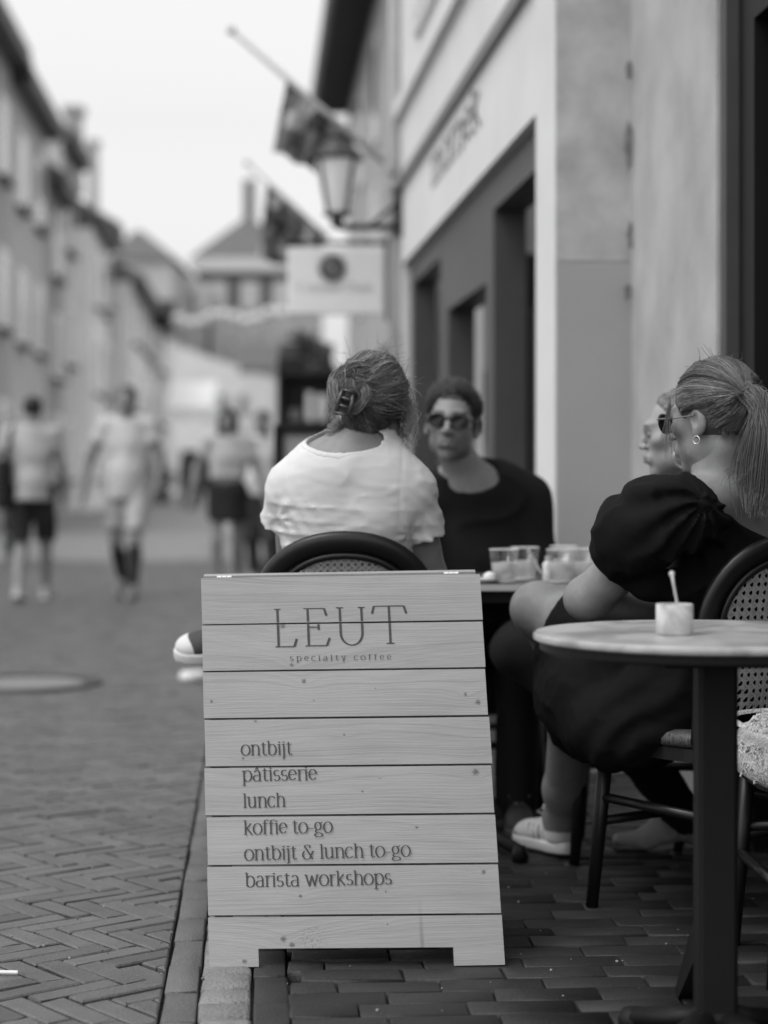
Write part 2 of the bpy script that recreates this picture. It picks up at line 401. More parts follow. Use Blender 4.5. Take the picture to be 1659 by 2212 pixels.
GL = {
 'o': (.62, [arc(.31, .31, .27, .31, 0, 360, 28)]),
 'n': (.66, stem(.14, 0, X) + [arc(.34, .40, .2, .21, 180, 0), ln((.54, .40), (.54, 0)), ser(.54, .01)]),
 'm': (1.0, stem(.14, 0, X) + [arc(.32, .42, .18, .2, 180, 0), ln((.5, .42), (.5, 0)), ser(.5, .01), arc(.68, .42, .18, .2, 180, 0), ln((.86, .42), (.86, 0)), ser(.86, .01)]),
 't': (.42, [ln((.18, .86), (.18, .14)) + arc(.30, .14, .12, .13, 180, 320, 8), ln((.02, X - .02), (.38, X - .02))]),
 'b': (.66, [ln((.12, 1.04), (.12, .05)), ln((0, .98), (.12, 1.03)), arc(.33, .31, .25, .31, 150, -150, 22), ln((.12, .05), (.17, .08))]),
 'i': (.28, stem(.14, 0, X, w=.08) + [arc(.14, .86, .035, .035, 0, 360, 8)]),
 'j': (.28, [ln((.15, X), (.15, -.18)) + arc(.03, -.18, .12, .18, 0, -80, 8), ln((.03, X - .05), (.15, X)), arc(.15, .86, .035, .035, 0, 360, 8)]),
 'p': (.68, [ln((.14, X), (.14, -.36)), ser(.14, -.36), ln((.02, X - .06), (.14, X)), arc(.36, .31, .25, .31, 150, -150, 22)]),
 'a': (.58, [arc(.27, .42, .18, .2, 150, 0, 10) + ln((.45, .42), (.45, .08)) + arc(.51, .08, .06, .07, 180, 300, 5), arc(.25, .17, .20, .17, 75, 320, 16), ln((.45, .36), (.30, .335))]),
 's': (.48, [arc(.24, .46, .16, .15, 40, 200, 12) + arc(.24, .60, .26, .30, 238, 270, 4) + arc(.24, .17, .18, .155, 70, -150, 14)]),
 'e': (.56, [ln((.05, .33), (.50, .37)) + arc(.28, .33, .23, .29, 10, 320, 22)]),
 'r': (.44, stem(.14, 0, X) + [arc(.34, .40, .2, .21, 180, 60, 8)]),
 'l': (.28, stem(.14, 0, 1.04)),
 'u': (.66, [ln((.13, X), (.13, .2)) + arc(.31, .2, .18, .2, 180, 340, 10), ln((.52, X), (.52, .02)), ln((.52, .02), (.61, .04)), ln((.01, X - .04), (.13, X)), ln((.40, X - .04), (.52, X))]),
 'c': (.54, [arc(.29, .31, .25, .31, 40, 318, 22)]),
 'h': (.66, stem(.14, 0, 1.04) + [arc(.34, .40, .2, .21, 180, 0), ln((.54, .40), (.54, 0)), ser(.54, .01)]),
 'k': (.62, stem(.14, 0, 1.04) + [ln((.14, .26), (.48, X - .02)), ln((.24, .36), (.54, .02)), ser(.54, .01, .07), ser(.46, X - .01, .07)]),
 'f': (.40, [ln((.16, 0), (.16, .82)) + arc(.31, .82, .15, .21, 180, 40, 8), ln((.02, X - .02), (.36, X - .02)), ser(.16, .01)]),
 'g': (.60, [arc(.26, .39, .19, .22, 0, 360, 22), ln((.40, .55), (.56, .62)), arc(.26, .10, .16, .10, 140, 235, 6) + ln((.20, .02), (.38, .0)) + arc(.29, -.16, .25, .17, 70, -235, 20)]),
 '-': (.40, [ln((.04, .27), (.36, .27))]),
 '&': (.82, [arc(.36, .80, .17, .19, -50, 215, 16) + ln((.22, .69), (.66, .02)), arc(.32, .24, .26, .25, 120, 320, 16) + ln((.52, .1), (.70, .42)), ser(.70, .43, .1)]),
 'w': (.92, [ln((.10, X), (.30, 0)), ln((.30, 0), (.47, X - .04)), ln((.47, X - .04), (.63, 0)), ln((.63, 0), (.82, X)), ser(.10, X - .01), ser(.82, X - .01)]),
 'y': (.62, [ln((.10, X), (.32, .02)), ln((.52, X), (.28, -.22)) + arc(.17, -.2, .11, .14, -20, -120, 5), ser(.10, X - .01), ser(.52, X - .01)]),
 'C': (.74, [arc(.40, .5, .36, .5, 48, 312, 26)]),
 'T': (.95, [ln((.475, 0), (.475, 1.0)), ln((.06, 1.0), (.89, 1.0)), ser(.475, .01, .11), ln((.06, 1.0), (.0, .80)), ln((.89, 1.0), (.95, .80))]),
 'L': (.72, [ln((.12, 0), (.12, 1.0)), ser(.12, .99, .10), ln((.02, .008), (.62, .008)), ln((.62, .008), (.70, .21))]),
 'E': (.76, [ln((.12, 0), (.12, 1.0)), ln((.0, .992), (.60, .992)), ln((.60, .992), (.66, .80)), ln((.12, .50), (.42, .50)), ln((.42, .43), (.42, .57)), ln((.02, .008), (.64, .008)), ln((.64, .008), (.73, .21))]),
 'U': (.86, [ln((.12, 1.0), (.12, .32)) + arc(.43, .32, .31, .32, 180, 360, 18) + ln((.74, .32), (.74, 1.0)), ser(.12, .99, .1), ser(.74, .99, .1)]),
 ' ': (.30, []), '^': (0, [ln((-.40, .74), (-.30, .92)), ln((-.30, .92), (-.20, .74))]),
}
def _yy(ch, y): return y if ch in 'LEUTC' else (y * .82 if y < 0 else (y * .80 / .62 if y <= .62 else .80 + (y - .62) * .571))
def text_strokes(txt, track=0.0):
    x = 0; out = []
    for ch in txt:
        wd, st = GL[ch]
        for s_ in st: out.append([(px + x, _yy(ch, py)) for px, py in s_])
        x += wd + (track if ch != '^' else 0)
    return out, x
def lettering(b, txt, x0, y0, h, fn, thick=.085, thin=.035, track=0.0, keep=None, lift=.0006, width=None):
    st, wid = text_strokes(txt, track); k = h; kx = (width / wid) if width else h
    for i, s_ in enumerate(st):
        pts = [(x0 + px * kx, y0 + py * k) for px, py in s_]; L_, R_ = [], []
        for j, (x, y) in enumerate(pts):
            xa, ya = pts[max(j - 1, 0)]; xb, yb = pts[min(j + 1, len(pts) - 1)]
            if pts[0] == pts[-1] or math.hypot(pts[0][0] - pts[-1][0], pts[0][1] - pts[-1][1]) < 1e-6:
                xa, ya = pts[j - 1] if j > 0 else pts[-2]; xb, yb = pts[j + 1] if j < len(pts) - 1 else pts[1]
            tx, ty = xb - xa, yb - ya; q = math.hypot(tx, ty) or 1; tx /= q; ty /= q
            wdt = h * (thin + (thick - thin) * abs(ty) ** 1.6) / 2
            L_.append((x - ty * wdt, y + tx * wdt)); R_.append((x + ty * wdt, y - tx * wdt))
        o = lift + i * .00004
        for j in range(len(pts) - 1):
            if keep and not keep((pts[j][1] + pts[j + 1][1]) / 2): continue
            b.add([fn(*L_[j], o), fn(*R_[j], o), fn(*R_[j + 1], o), fn(*L_[j + 1], o)], [(0, 1, 2, 3)])
    return wid * kx
# painted name over the shopfront
sl, zl = fs(420, 400); sl2, zl2 = fs(208, 770); zt_ = (fs(208, 640)[1] + fs(415, 500)[1]) / 2
wsg = abs(sl2 - sl)
sL0 = max(sl, sl2)
zbase = fs(300, 690)[1]
tot = sum(GL[c_][0] for c_ in 'mornek'); xx = 0.0
for c_ in 'mornek':
    b = MB(); lettering(b, c_, 0, 0, .19, lambda x, y, o: FBF.at(sL0 - xx - x, zbase + y, o + .004), .17, .09, width=wsg * GL[c_][0] / tot); b.build('letter', m_black, wall); xx += wsg * GL[c_][0] / tot
# --- the cafe's own front: plastered pier and dark joinery
CF = Facade(S(1.42, 0), (-sT, cT), (-cT, -sT))
k = (vp_dir(500)); CF = Facade(Vector((1.42, 0, 0)), k, (-k.y, k.x, 0))
s1 = CF.hit(1548)[0]; s2 = CF.hit(1368)[0]
t = thing('cafe_front', 'pale plastered cafe front with black wooden door joinery, nearest on the right', 'building', CF.at(s1, 0))
b = MB(); CF.box(b, s1, s2 + .6, 0, 7.5, -.5, 0); b.build('pier', stucco('patchy plaster', .40, .24, 3.0), t)
b = MB(); CF.box(b, s1 - 2.6, s1, 0, 7.5, -.5, -.13)
b.build('wall', m_black, t)
b = MB(); CF.box(b, s1 - .06, s1 - .001, 0, 4.6, -.13, -.012); b.build('jamb', mat('dark jamb', .06, .5, .1), t)
b = MB(); CF.box(b, s1 - .22, s1 - .06, 0, 4.6, -.13, -.05); zt = CF.hit(1600, 30)[1]
CF.box(b, s1 - 2.4, s1 - .22, zt, zt + .14, -.13, -.05); CF.box(b, s1 - .34, s1 - .30, 0, zt, -.13, -.085); b.build('door_frame', m_black, t)
b = MB(); CF.box(b, s1 - .40, s1 - .36, 0, zt - .08, -.13, -.10); b.build('glazing_bead', mat('grey bead', .10, .4, .1), t)
b = MB(); CF.box(b, s1 - 2.4, s1 - .44, 0.2, zt - .1, -.13, -.115); b.build('pane', m_glass, t)
# --- building further on, with the deep eaves
NB = Facade(S(1.67, 20), (-sT, cT), (-cT, -sT))
t = thing('eaved_building', 'tall grey building with deep slatted eaves behind the lantern', 'building', NB.at(0, 0))
b = MB(); NB.box(b, -7.4, 15, 0, 7.8, -6, 0); b.build('wall', stucco('grey render', .38, .1), t)
b = MB(); NB.box(b, -7.5, 15.3, 7.8, 7.95, -6.2, .60); rf = b.build('roof', mat('slate', .10, .6, .2), t)
b = MB()
for k in range(60): NB.box(b, -7.3 + k * .37, -7.2 + k * .37, 7.70, 7.8, .02, .58)
b.build('rafter', mat('dark timber', .06, .7, .2), rf)
b = MB(); NB.box(b, -7.5, 15.3, 7.80, 7.97, .61, .70); b.build('gutter', mat('zinc', .30, .4, .1), rf)
for k in range(5):
    for zz in (3.6, 5.7):
        b = MB(); NB.box(b, -6 + k * 4, -4.9 + k * 4, zz, zz + 1.5, .002, .04); wn = b.build('window', mat('white paint', .6), t)
        b = MB(); NB.box(b, -5.9 + k * 4, -5.0 + k * 4, zz + .1, zz + 1.4, .04, .045); b.build('pane', m_glass, wn)
b = MB(); NB.box(b, -2, 14, 0.1, 2.7, .002, .05); b.build('shopfront', m_black, t)
# pale pipe at the end of the shop
b = MB(); pc = P(851, HZ, 12.3)
b.tube([(pc.x, pc.y, 0), (pc.x, pc.y, 5), (pc.x, pc.y, 9.5)], .036, 12)
for z in (1.2, 2.9, 4.6): b.tube([(pc.x, pc.y, z), (pc.x, pc.y, z + .06)], .043, 12)
tag(b.build('drainpipe', mat('pale pipe', .55, .5, .06), smooth=True), 'pale vertical drainpipe at the far corner of the rendered shop', 'drainpipe')

# ------------------------------------------------------------------ buildings on the left and at the end of the street
XL = -5.6
def yL(u): return -XL * F / (555 - u)
LF = Facade(S(XL, 0), (-sT, cT), (cT, sT))
def left_house(name, u0, u1, h, v, label, eave=True, wv=.8, nw=3, floors=3, sh=0.0, roofv=.12):
    y0, y1 = yL(u0), yL(u1)
    t = thing(name, label, 'house', LF.at((y0 + y1) / 2, 0))
    b = MB(); LF.box(b, y0, y1, 0, h, -8, sh); b.build('wall', stucco('house render %.2f' % v, v, .1, .8), t)
    b = MB()
    LF.box(b, y0 - .05, y1 + .05, h, h + .25, -8, sh + .45)
    pr = [LF.at(y0, h + .25, sh + .4), LF.at(y1, h + .25, sh + .4), LF.at(y1, h + 3, -4), LF.at(y0, h + 3, -4), LF.at(y1, h + .25, -8), LF.at(y0, h + .25, -8)]
    b.add(pr, [(0, 1, 2, 3), (3, 2, 4, 5), (0, 3, 5), (1, 4, 2)])
    b.build('roof', mat('house roof %.2f' % roofv, roofv, .7, .2, 2), t)
    if eave:
        b = MB(); LF.box(b, y0, y1, h - .22, h - .02, sh + .002, sh + .5); b.build('gutter', mat('dark gutter', .05, .5, .1), t)
    W_ = (y1 - y0) / nw
    for f_ in range(floors):
        for k in range(nw):
            a = y0 + W_ * (k + .5); z0 = 1.0 + f_ * (h - .6) / floors
            b = MB(); LF.box(b, a - W_ * .22, a + W_ * .22, z0, z0 + 1.75, sh + .002, sh + .07); wn = b.build('window', mat('pale window frame %.2f' % wv, wv, .5, .05), t)
            b = MB(); LF.box(b, a - W_ * .16, a + W_ * .16, z0 + .12, z0 + 1.62, sh + .07, sh + .075); b.build('pane', mat('sky glass', .45, .12, 0, spec=.8), wn)  # pale base colour paints reflected sky into the panes
            b = MB(); LF.box(b, a - W_ * .25, a + W_ * .25, z0 - .12, z0 - .03, sh + .002, sh + .22); b.build('sill', mat('dark sill', .10, .6), wn)
    return t
hA = 1.05 + 1.64 * 5.6
left_house('brick_house', -120, 30, hA + .3, .42, 'dark grey brick house at the left edge with pale framed windows', nw=3, wv=.85)
left_house('brick_house', 30, 104, hA, .52, 'grey brick house just right of the leftmost house, dark gutter above', nw=2, wv=.85)
left_house('town_house', 104, 138, hA - 1.3, .36, 'narrow dark townhouse between the brick house and the white one', nw=1, sh=.06, wv=.8)
left_house('town_house', 138, 168, hA + .5, .60, 'narrow pale townhouse left of the first white house', nw=1, sh=.0, wv=.8)
left_house('white_house', 168, 207, 8.8, .88, 'narrow bright white house stepping forward into the street', nw=2, wv=.85, eave=False, sh=.50)
left_house('town_house', 207, 217, 9.6, .16, 'thin dark townhouse squeezed between two white ones', nw=1, sh=.42)
left_house('white_house', 217, 262, 8.0, .88, 'wide white house stepping furthest forward on the left', nw=3, wv=.85, sh=1.15, roofv=.2)
left_house('town_house', 262, 318, 8.3, .55, 'pale grey house right of the wide white house', nw=2, sh=1.0, roofv=.15)
def roof_block(u, d0, vtop, vbot, wpx, label, name='chimney', cap=True, v=.45):
    p = P(u, vtop, d0); q = P(u, vbot, d0); wd = wpx * d0 / F
    t = thing(name, label, 'chimney', (p.x, p.y, q.z))
    b = MB(); b.box((p.x, p.y, (p.z + q.z) / 2), (wd, wd, p.z - q.z)); b.build('stack', stucco('chimney render %.2f' % v, v), t)
    b = MB(); b.box((p.x, p.y, p.z + .08), (wd * 1.35, wd * 1.35, .22)); b.build('cap', stucco('chimney cap', .38), t)
roof_block(160, 60, 245, 420, 34, 'large square chimney with flat cap on the left roofs')
roof_block(202, 68, 315, 450, 20, 'smaller square chimney behind the large one on left')
# hipped house behind the white houses
def hip_house(name, label, u0, u1, d, vE, vR, ua, v=.4, roofv=.16, depth=9, band=None):
    A = P(u0, HZ, d); B = P(u1, HZ, d); zE = P(0, vE, d).z; zR = P(0, vR, d).z; ap = P(ua, HZ, d + depth * .5)
    t = thing(name, label, 'house', ((A.x + B.x) / 2, d, 0))
    b = MB(); b.box(((A.x + B.x) / 2, d + depth / 2, zE / 2), (B.x - A.x, depth, zE)); b.build('wall', stucco('house render %.2f' % v, v, .1, .8), t)
    o = .35; C = [(A.x - o, d - o, zE), (B.x + o, d - o, zE), (B.x + o, d + depth, zE), (A.x - o, d + depth, zE)]
    r1, r2 = (ap.x - .25, d + depth * .45, zR), (ap.x + .25, d + depth * .45, zR)
    b = MB(); b.add(C + [r1, r2], [(0, 1, 5, 4), (1, 2, 5), (2, 3, 4, 5), (3, 0, 4), (0, 3, 2, 1)]); b.build('roof', mat('house roof %.2f' % roofv, roofv, .7, .2, 2), t)
    if band:
        b = MB(); b.box(((A.x + B.x) / 2, d - .22, zE - band / 2 - .05), (B.x - A.x + .8, .4, band)); b.build('gutter', mat('white paint', .6), t)
    return t, zE, zR
hip_house('hipped_house', 'pale house with dark hipped roof rising over the white houses', 250, 372, 118, 560, 470, 300, .50, .11, 14)
t, zE, zR = hip_house('end_house', 'grey house with tiled pyramid roof and chimney closing the street', 424, 640, 128, 556, 452, 538, .11, .13, 9, .9)
q = P(538, 388, 132); b = MB(); b.box((q.x, 132.2, q.z / 2 + zR / 2 - .8), (.75, .75, q.z - zR + 1.6)); b.build('chimney', stucco('brick stack', .14), t)
for k, uu in enumerate((470, 540, 610)):
    q = P(uu, 640, 127.9); b = MB(); b.box((q.x, 127.93, q.z), (1.3, .1, 2.0)); wn = b.build('window', mat('pale window frame', .55), t)
    b = MB(); b.box((q.x, 127.86, q.z), (1.0, .05, 1.7)); b.build('pane', mat('sky glass', .3), wn)
q0, q1 = P(452, 668, 120), P(700, 790, 120)
def front_block(name, label, u0, u1, vt, d, v, depth=5, slope=0.0, cat='building'):
    A = P(u0, vt, d); B = P(u1, vt + slope, d)
    t = thing(name, label, cat, ((A.x + B.x) / 2, d, 0)); b = MB()
    b.add([(A.x, d, 0), (B.x, d, 0), (B.x, d, B.z), (A.x, d, A.z), (A.x, d + depth, 0), (B.x, d + depth, 0), (B.x, d + depth, B.z), (A.x, d + depth, A.z)],
          [(0, 1, 2, 3), (5, 4, 7, 6), (3, 2, 6, 7), (4, 0, 3, 7), (1, 5, 6, 2)])
    b.build('wall', stucco('house render %.2f' % v, v, .1, .8), t); return t, A, B
t, A, B = front_block('pale_building', 'light grey two storey building below the pyramid roof', 455, 690, 668, 122, .33)
for k in range(4):
    b = MB(); b.box((A.x + 1.2 + k * 1.7, 121.95, A.z - 1.9), (.9, .1, 1.6)); wn = b.build('window', mat('pale window frame', .55), t)
    b = MB(); b.box((A.x + 1.2 + k * 1.7, 121.88, A.z - 1.9), (.7, .05, 1.4)); b.build('pane', mat('grey glass', .25), wn)
t, A, B = front_block('white_shop', 'bright white shop with sloping top at the street end', 372, 592, 742, 112, .66, 5, 78)
b = MB(); b.box((A.x + 1.6, 111.9, 1.4), (2.2, .2, 2.4)); b.build('shopfront', m_black, t)
b = MB()
for k in range(9): b.box((B.x - 2.0 + k * .24, 111.9, 2.4), (.11, .16, 3.2))
b.build('slat_screen', mat('pale window frame', .55), t)
for k in range(4):
    b = MB(); b.box((A.x + .7 + k * 1.15, 111.95, 5.3), (.6, .1, 1.3)); wn = b.build('window', mat('pale window frame', .55), t)
    b = MB(); b.box((A.x + .7 + k * 1.15, 111.88, 5.3), (.46, .05, 1.15)); b.build('pane', mat('grey glass', .25), wn)
t, A, B = front_block('tall_white_house', 'slim white gable house left of the pyramid roof', 386, 446, 585, 124, .6, 5, 30)
b = MB(); b.box(((A.x + B.x) / 2, 123.9, A.z - 2.0), (.5, .1, 1.2)); b.build('pane', mat('grey glass', .25), t)
# dark awnings on the left
def awning(u0, u1, vt, vb, d, label, out=1.4, v=.016, name='awning'):
    A, B, C = P(u0, vt, d), P(u1, vt, d), P(u0, vb, d)
    t = thing(name, label, 'awning', ((A.x + B.x) / 2, d, C.z)); b = MB()
    b.prism([(0, A.z), (0, A.z - .05), (-out, C.z), (-out, C.z + .05)], lambda y, z, k: Vector((A.x + k, d + y, z)), B.x - A.x); b.build('cover', mat('awning cloth %.2f' % v, v, .8, .1), t)
    b = MB(); b.box(((A.x + B.x) / 2, d - out, C.z - .12), (B.x - A.x, .03, .3)); b.build('valance', mat('awning cloth %.2f' % v, v), t); return t
awning(316, 380, 648, 700, 84, 'black awning under the pale houses on the left')
awning(520, 606, 742, 800, 108, 'grey awning hanging above the striped screen', v=.13)
awning(370, 468, 824, 886, 70, 'bright white canopy over the far cafe terrace', out=1.6, v=.85)

# ------------------------------------------------------------------ street furniture overhead
def hang_cloth(name, A, B, drop, parent, m, folds=3.5, sway=.10, n=14, k=12):
    """cloth hanging from the line A-B"""
    V = []; Fq = []
    for i in range(n + 1):
        for j in range(k + 1):
            s_, h_ = i / n, j / k
            p = A.lerp(B, s_); dz = drop(s_) * h_
            V.append(p + Vector((-.10 * h_ * (1 - s_), sway * h_ * math.sin(s_ * folds * 6.28 + h_ * 1.5), -dz)))
    for i in range(n):
        for j in range(k): q = i * (k + 1) + j; Fq.append((q, q + k + 1, q + k + 2, q + 1))
    b = MB(); b.add(V, Fq); return b.build(name, m, parent, True)
def flag_mat(name, sc):
    m = bpy.data.materials.new(name); m.use_nodes = True; t = m.node_tree; L = t.links.new; b = t.nodes['Principled BSDF']; b.inputs['Roughness'].default_value = .8
    tc = nn(t, 'ShaderNodeTexCoord'); vo = nn(t, 'ShaderNodeTexVoronoi'); vo.inputs['Scale'].default_value = sc; L(tc.outputs['Object'], vo.inputs['Vector'])
    cr = nn(t, 'ShaderNodeValToRGB'); cr.color_ramp.interpolation = 'CONSTANT'
    e_ = cr.color_ramp.elements; e_[0].color = (.02, .02, .02, 1); e_[1].position = .70; e_[1].color = (.34, .34, .34, 1); q_ = e_.new(.38); q_.color = (.10, .10, .10, 1)
    L(vo.outputs['Color'], cr.inputs[0]); L(cr.outputs[0], b.inputs['Base Color']); return m
m_flag = flag_mat('patterned flag', 9.0)
m_pole = mat('pale pole', .42, .5, .1)
def flag(uA, vA, dA, uB, vB, dB, f0, f1, drop, label):
    A, B = P(uA, vA, dA), P(uB, vB, dB)
    t = thing('flag', label, 'flag', B, group='flags on slanting poles')
    b = MB(); b.tube([A, B], [.016, .022], 10); b.lathe(A, [(.001, .03), (.024, .02), (.03, 0), (.024, -.02), (.001, -.03)], 10); pl = b.build('pole', m_pole, t, True)
    hang_cloth('cloth', A.lerp(B, f0), A.lerp(B, f1), drop, t, m_flag)
    b = MB(); b.box(B, (.05, .05, .09)); b.build('bracket', m_pole, pl)
flag(500, 66, 12.4, 838, 358, 12.2, .36, .78, lambda s_: .46 - .10 * s_, 'dark patterned flag on the upper pale pole above the lantern')
flag(533, 352, 19.0, 704, 512, 19.0, .26, .98, lambda s_: .78 - .42 * s_, 'dark flag with pale spot on the lower pole left of the lantern')
# wall lantern on its bracket
dl = 12.2; pl = P(726, 490, dl)
t = thing('wall_lantern', 'black old style street lantern on a wall bracket above the hanging sign', 'lantern', P(862, 490, dl))
b = MB(); b.tube([P(864, 490, dl), P(728, 490, dl)], .02, 8); b.tube([P(862, 400, dl), P(862, 512, dl)], .024, 8)
b.tube([P(858, 440, dl), P(830, 462, dl), P(800, 488, dl)], .012, 6); b.build('bracket', m_black, t)
z = lambda v: P(0, v, dl).z
b = MB(); c = P(728, HZ, dl)
b.lathe((c.x, c.y, 0), [(.02, z(492)), (.05, z(482)), (.03, z(474)), (.09, z(466)), (.09, z(460))], 12)
b.lathe((c.x, c.y, 0), [(.165, z(347)), (.172, z(341)), (.13, z(325)), (.09, z(308)), (.06, z(302)), (.07, z(296)), (.02, z(285)), (.001, z(280))], 12)
for k in range(4):
    a = R(45 + 90 * k); b.tube([(c.x + .085 * math.cos(a), c.y + .085 * math.sin(a), z(463)), (c.x + (.155) * math.cos(a), c.y + .155 * math.sin(a), z(346))], .009, 6)
b.build('frame', mat('lantern metal', .045, .45, .1), t)
b = MB(); b.lathe((c.x, c.y, 0), [(.075, z(462)), (.146, z(348))], 4 * 3); b.build('glass', mat('milky glass', .78, .25, .04), t)
# hanging shop sign
dsn = 12.9
def sg(x, y): return P(622 + x * 206, 535 + y * 145, dsn)
t = thing('hanging_sign', 'white hanging shop sign with dark round emblem and grey lettering', 'sign', sg(1.04, 0))
b = MB(); a_, b_ = sg(0, 0), sg(1, 1); b.box((a_ + b_) / 2, (b_.x - a_.x, .04, a_.z - b_.z), bev=.008); pn = b.build('panel', mat('sign white', .82, .5, .04), t)
ec = sg(.467, .31); b = MB(); b.lathe(ec + Vector((0, -.026, 0)), [(.001, .004), (.083, .004), (.086, 0)], 28, axis=(0, -1, 0))
b.lathe(ec + Vector((0, -.0285, 0)), [(.092, .004), (.098, .004)], 28, axis=(0, -1, 0)); em = b.build('emblem', mat('emblem grey', .07, .5, .3, 30), pn)
b = MB()
b.tube([ec + Vector((-.05 + .1 * k / 8, -.034, .035 * math.sin(k / 8 * 6.28))) for k in range(9)], .008, 6)
b.tube([ec + Vector((.045 * math.cos(k / 8 * 4.0 + 1), -.034, .05 * math.sin(k / 8 * 4.0 + 1))) for k in range(9)], .006, 6); b.build('ornament', mat('emblem pale', .3), em)
for wd_, xo, wx in (('Cuisine', .10, .30), ('Thais', .57, .21)):
    b = MB(); o_ = sg(xo, .66); lettering(b, wd_, 0, 0, .052, lambda x, y, o: o_ + Vector((x, -.021 - o, y)), .14, .07, width=wx); b.build('lettering', mat('sign grey', .28), pn)
b = MB(); b.tube([sg(-.02, -.07), sg(1.06, -.07)], .014, 8); b.tube([sg(.15, -.07), sg(.15, 0)], .006, 6); b.tube([sg(.86, -.07), sg(.86, 0)], .006, 6)
b.tube([sg(1.04, -.15), sg(1.04, 1.1)], .012, 8); b.build('bracket', m_black, t)
# strings of pale paper lanterns over the street
b = None; gname = 'pale paper lanterns strung over the street'
pts = [P(386 + 24.5 * k, 690 + 10 * math.sin(k * 1.3) - (6 if k > 4 else 0), 58) for k in range(10)]
t = MB(); t.tube([P(300, 640, 58)] + [p + Vector((0, 0, .26)) for p in pts] + [P(760, 640, 58)], .01, 5); tag(t.build('cable', m_black), 'thin cable carrying paper lanterns across the street', 'cable')
lb = MB(); lb.lathe((0, 0, 0), [(.001, .19), (.09, .17), (.19, .07), (.2, 0), (.19, -.07), (.09, -.17), (.001, -.19)], 14)
LM = None
for k, p in enumerate(pts):
    if LM is None: o = lb.build('paper_lantern', mat('white paper', .75), smooth=True); LM = o
    else: o = LM.copy(); col.objects.link(o)
    o.location = p; tag(o, 'round white paper lantern hanging in a row across the far street', 'lantern', gname)
# pot plant by the left houses
def leafball(b, c, r, n, rr, ls=.05):
    for _ in range(n):
        d_ = Vector((rr.gauss(0, 1), rr.gauss(0, 1), rr.gauss(0, 1))).normalized(); p = Vector(c) + d_ * r * rr.uniform(.35, 1.0)
        a_ = Vector((rr.gauss(0, 1), rr.gauss(0, 1), rr.gauss(0, 1))).normalized(); q = a_.cross(d_).normalized()
        l = ls * rr.uniform(.6, 1.4); b.av = rr.uniform(.5, 1.5)
        b.add([p - a_ * l, p + q * l * .45, p + a_ * l, p - q * l * .45], [(0, 1, 2, 3)])
m_leaf = mat('dark leaves', .05, .5, .2, attr='tone')
def potplant(u, v, h, r, label, seed):
    p = G(u, v); rr = random.Random(seed); t = thing('pot_plant', label, 'plant', p, group='pot plants along the left houses')
    b = MB(); b.lathe(p, [(.001, 0), (.22, 0), (.30, .5), (.32, .5), (.32, .55), (.27, .55), (.25, .45), (.001, .45)], 16); b.build('pot', mat('dark pot', .05, .6), t, True)
    b = MB(); b.tube([p + Vector((0, 0, .45)), p + Vector((.03, 0, h * .8))], [.03, .015], 8)
    for k in range(5): a = k * 1.3; b.tube([p + Vector((0, 0, h * .4 + .1 * k)), p + Vector((.3 * math.cos(a), .3 * math.sin(a), h * .55 + .12 * k))], [.014, .006], 6)
    b.build('stem', mat('bark', .08, .8), t)
    b = MB()
    for k in range(16): leafball(b, p + Vector((rr.uniform(-r, r) * .7, rr.uniform(-r, r) * .7, h * rr.uniform(.42, .95))), r * .45, 70, rr)
    b.build('foliage', m_leaf, t, attr=True)
# dark shop awning, racks and menu board on the right, beyond the seated group
t = awning(606, 722, 742, 790, 24, 'black shop awning hanging below the white sign, behind the woman with the bun', out=.7)
def rack(u0, u1, v0, v1, d, label, seed):
    rr = random.Random(seed); A, B = P(u0, v0, d), P(u1, v1, d); t = thing('display_rack', label, 'rack', ((A.x + B.x) / 2, d, 0)); b = MB()
    for xx in (A.x, B.x): b.box((xx, d, A.z / 2), (.05, .3, A.z))
    nz = 4
    for k in range(nz + 1): b.box(((A.x + B.x) / 2, d, .15 + (A.z - .2) * k / nz), (B.x - A.x - .05, .3, .03))
    b.build('frame', m_black, t); n = 0
    b2 = MB(); b2.box(((A.x + B.x) / 2, d + .17, A.z / 2), (B.x - A.x, .02, A.z)); b2.build('back_panel', mat('dark panel', .03, .6), t)
    for k in range(nz):
        x = A.x + .08
        while x < B.x - .12:
            w_ = rr.uniform(.06, .16); h_ = rr.uniform(.1, .3); b = MB()
            b.box((x + w_ / 2, d - .02, .165 + (A.z - .2) * k / nz + h_ / 2), (w_ * .9, .18, h_), bev=.01)
            o = b.build('goods_box', mat('goods %d' % rr.randint(0, 3), rr.choice((.06, .12, .3, .6)), .6, .3, 20)); n += 1
            tag(o, 'small box of goods on the dark display rack shelf', 'box', 'boxes on the display racks'); x += w_ + .03
rack(606, 722, 800, 1110, 19, 'dark display rack of mixed goods below the black awning', 3)
rr = random.Random(12); p = P(676, HZ, 20.5); t = thing('potted_tree', 'small dark tree standing below the hanging sign by the black awning', 'tree', (p.x, p.y, 0))
b = MB(); b.lathe((p.x, p.y, 0), [(.001, 0), (.18, 0), (.24, .45), (.25, .5), (.21, .5), (.001, .42)], 14); b.build('pot', mat('dark pot', .05), t, True)
b = MB(); b.tube([(p.x, p.y, .42), (p.x + .02, p.y, 1.4), (p.x - .02, p.y, 2.4)], [.035, .03, .015], 8); b.build('trunk', mat('bark', .08), t)
b = MB()
for k in range(14): leafball(b, (p.x + rr.uniform(-.18, .18), p.y + rr.uniform(-.2, .2), rr.uniform(1.9, 2.75)), .16, 60, rr, .04)
b.build('crown', mat('dark leaves', .05, .5, .2, attr='tone'), t, attr=True)
dm = 10.0
A, B = P(592, 916, dm), P(742, 1160, dm)
t = thing('menu_board', 'dark framed picture board standing behind the woman in white', 'board', ((A.x + B.x) / 2, dm, 0))
b = MB(); fw = .05
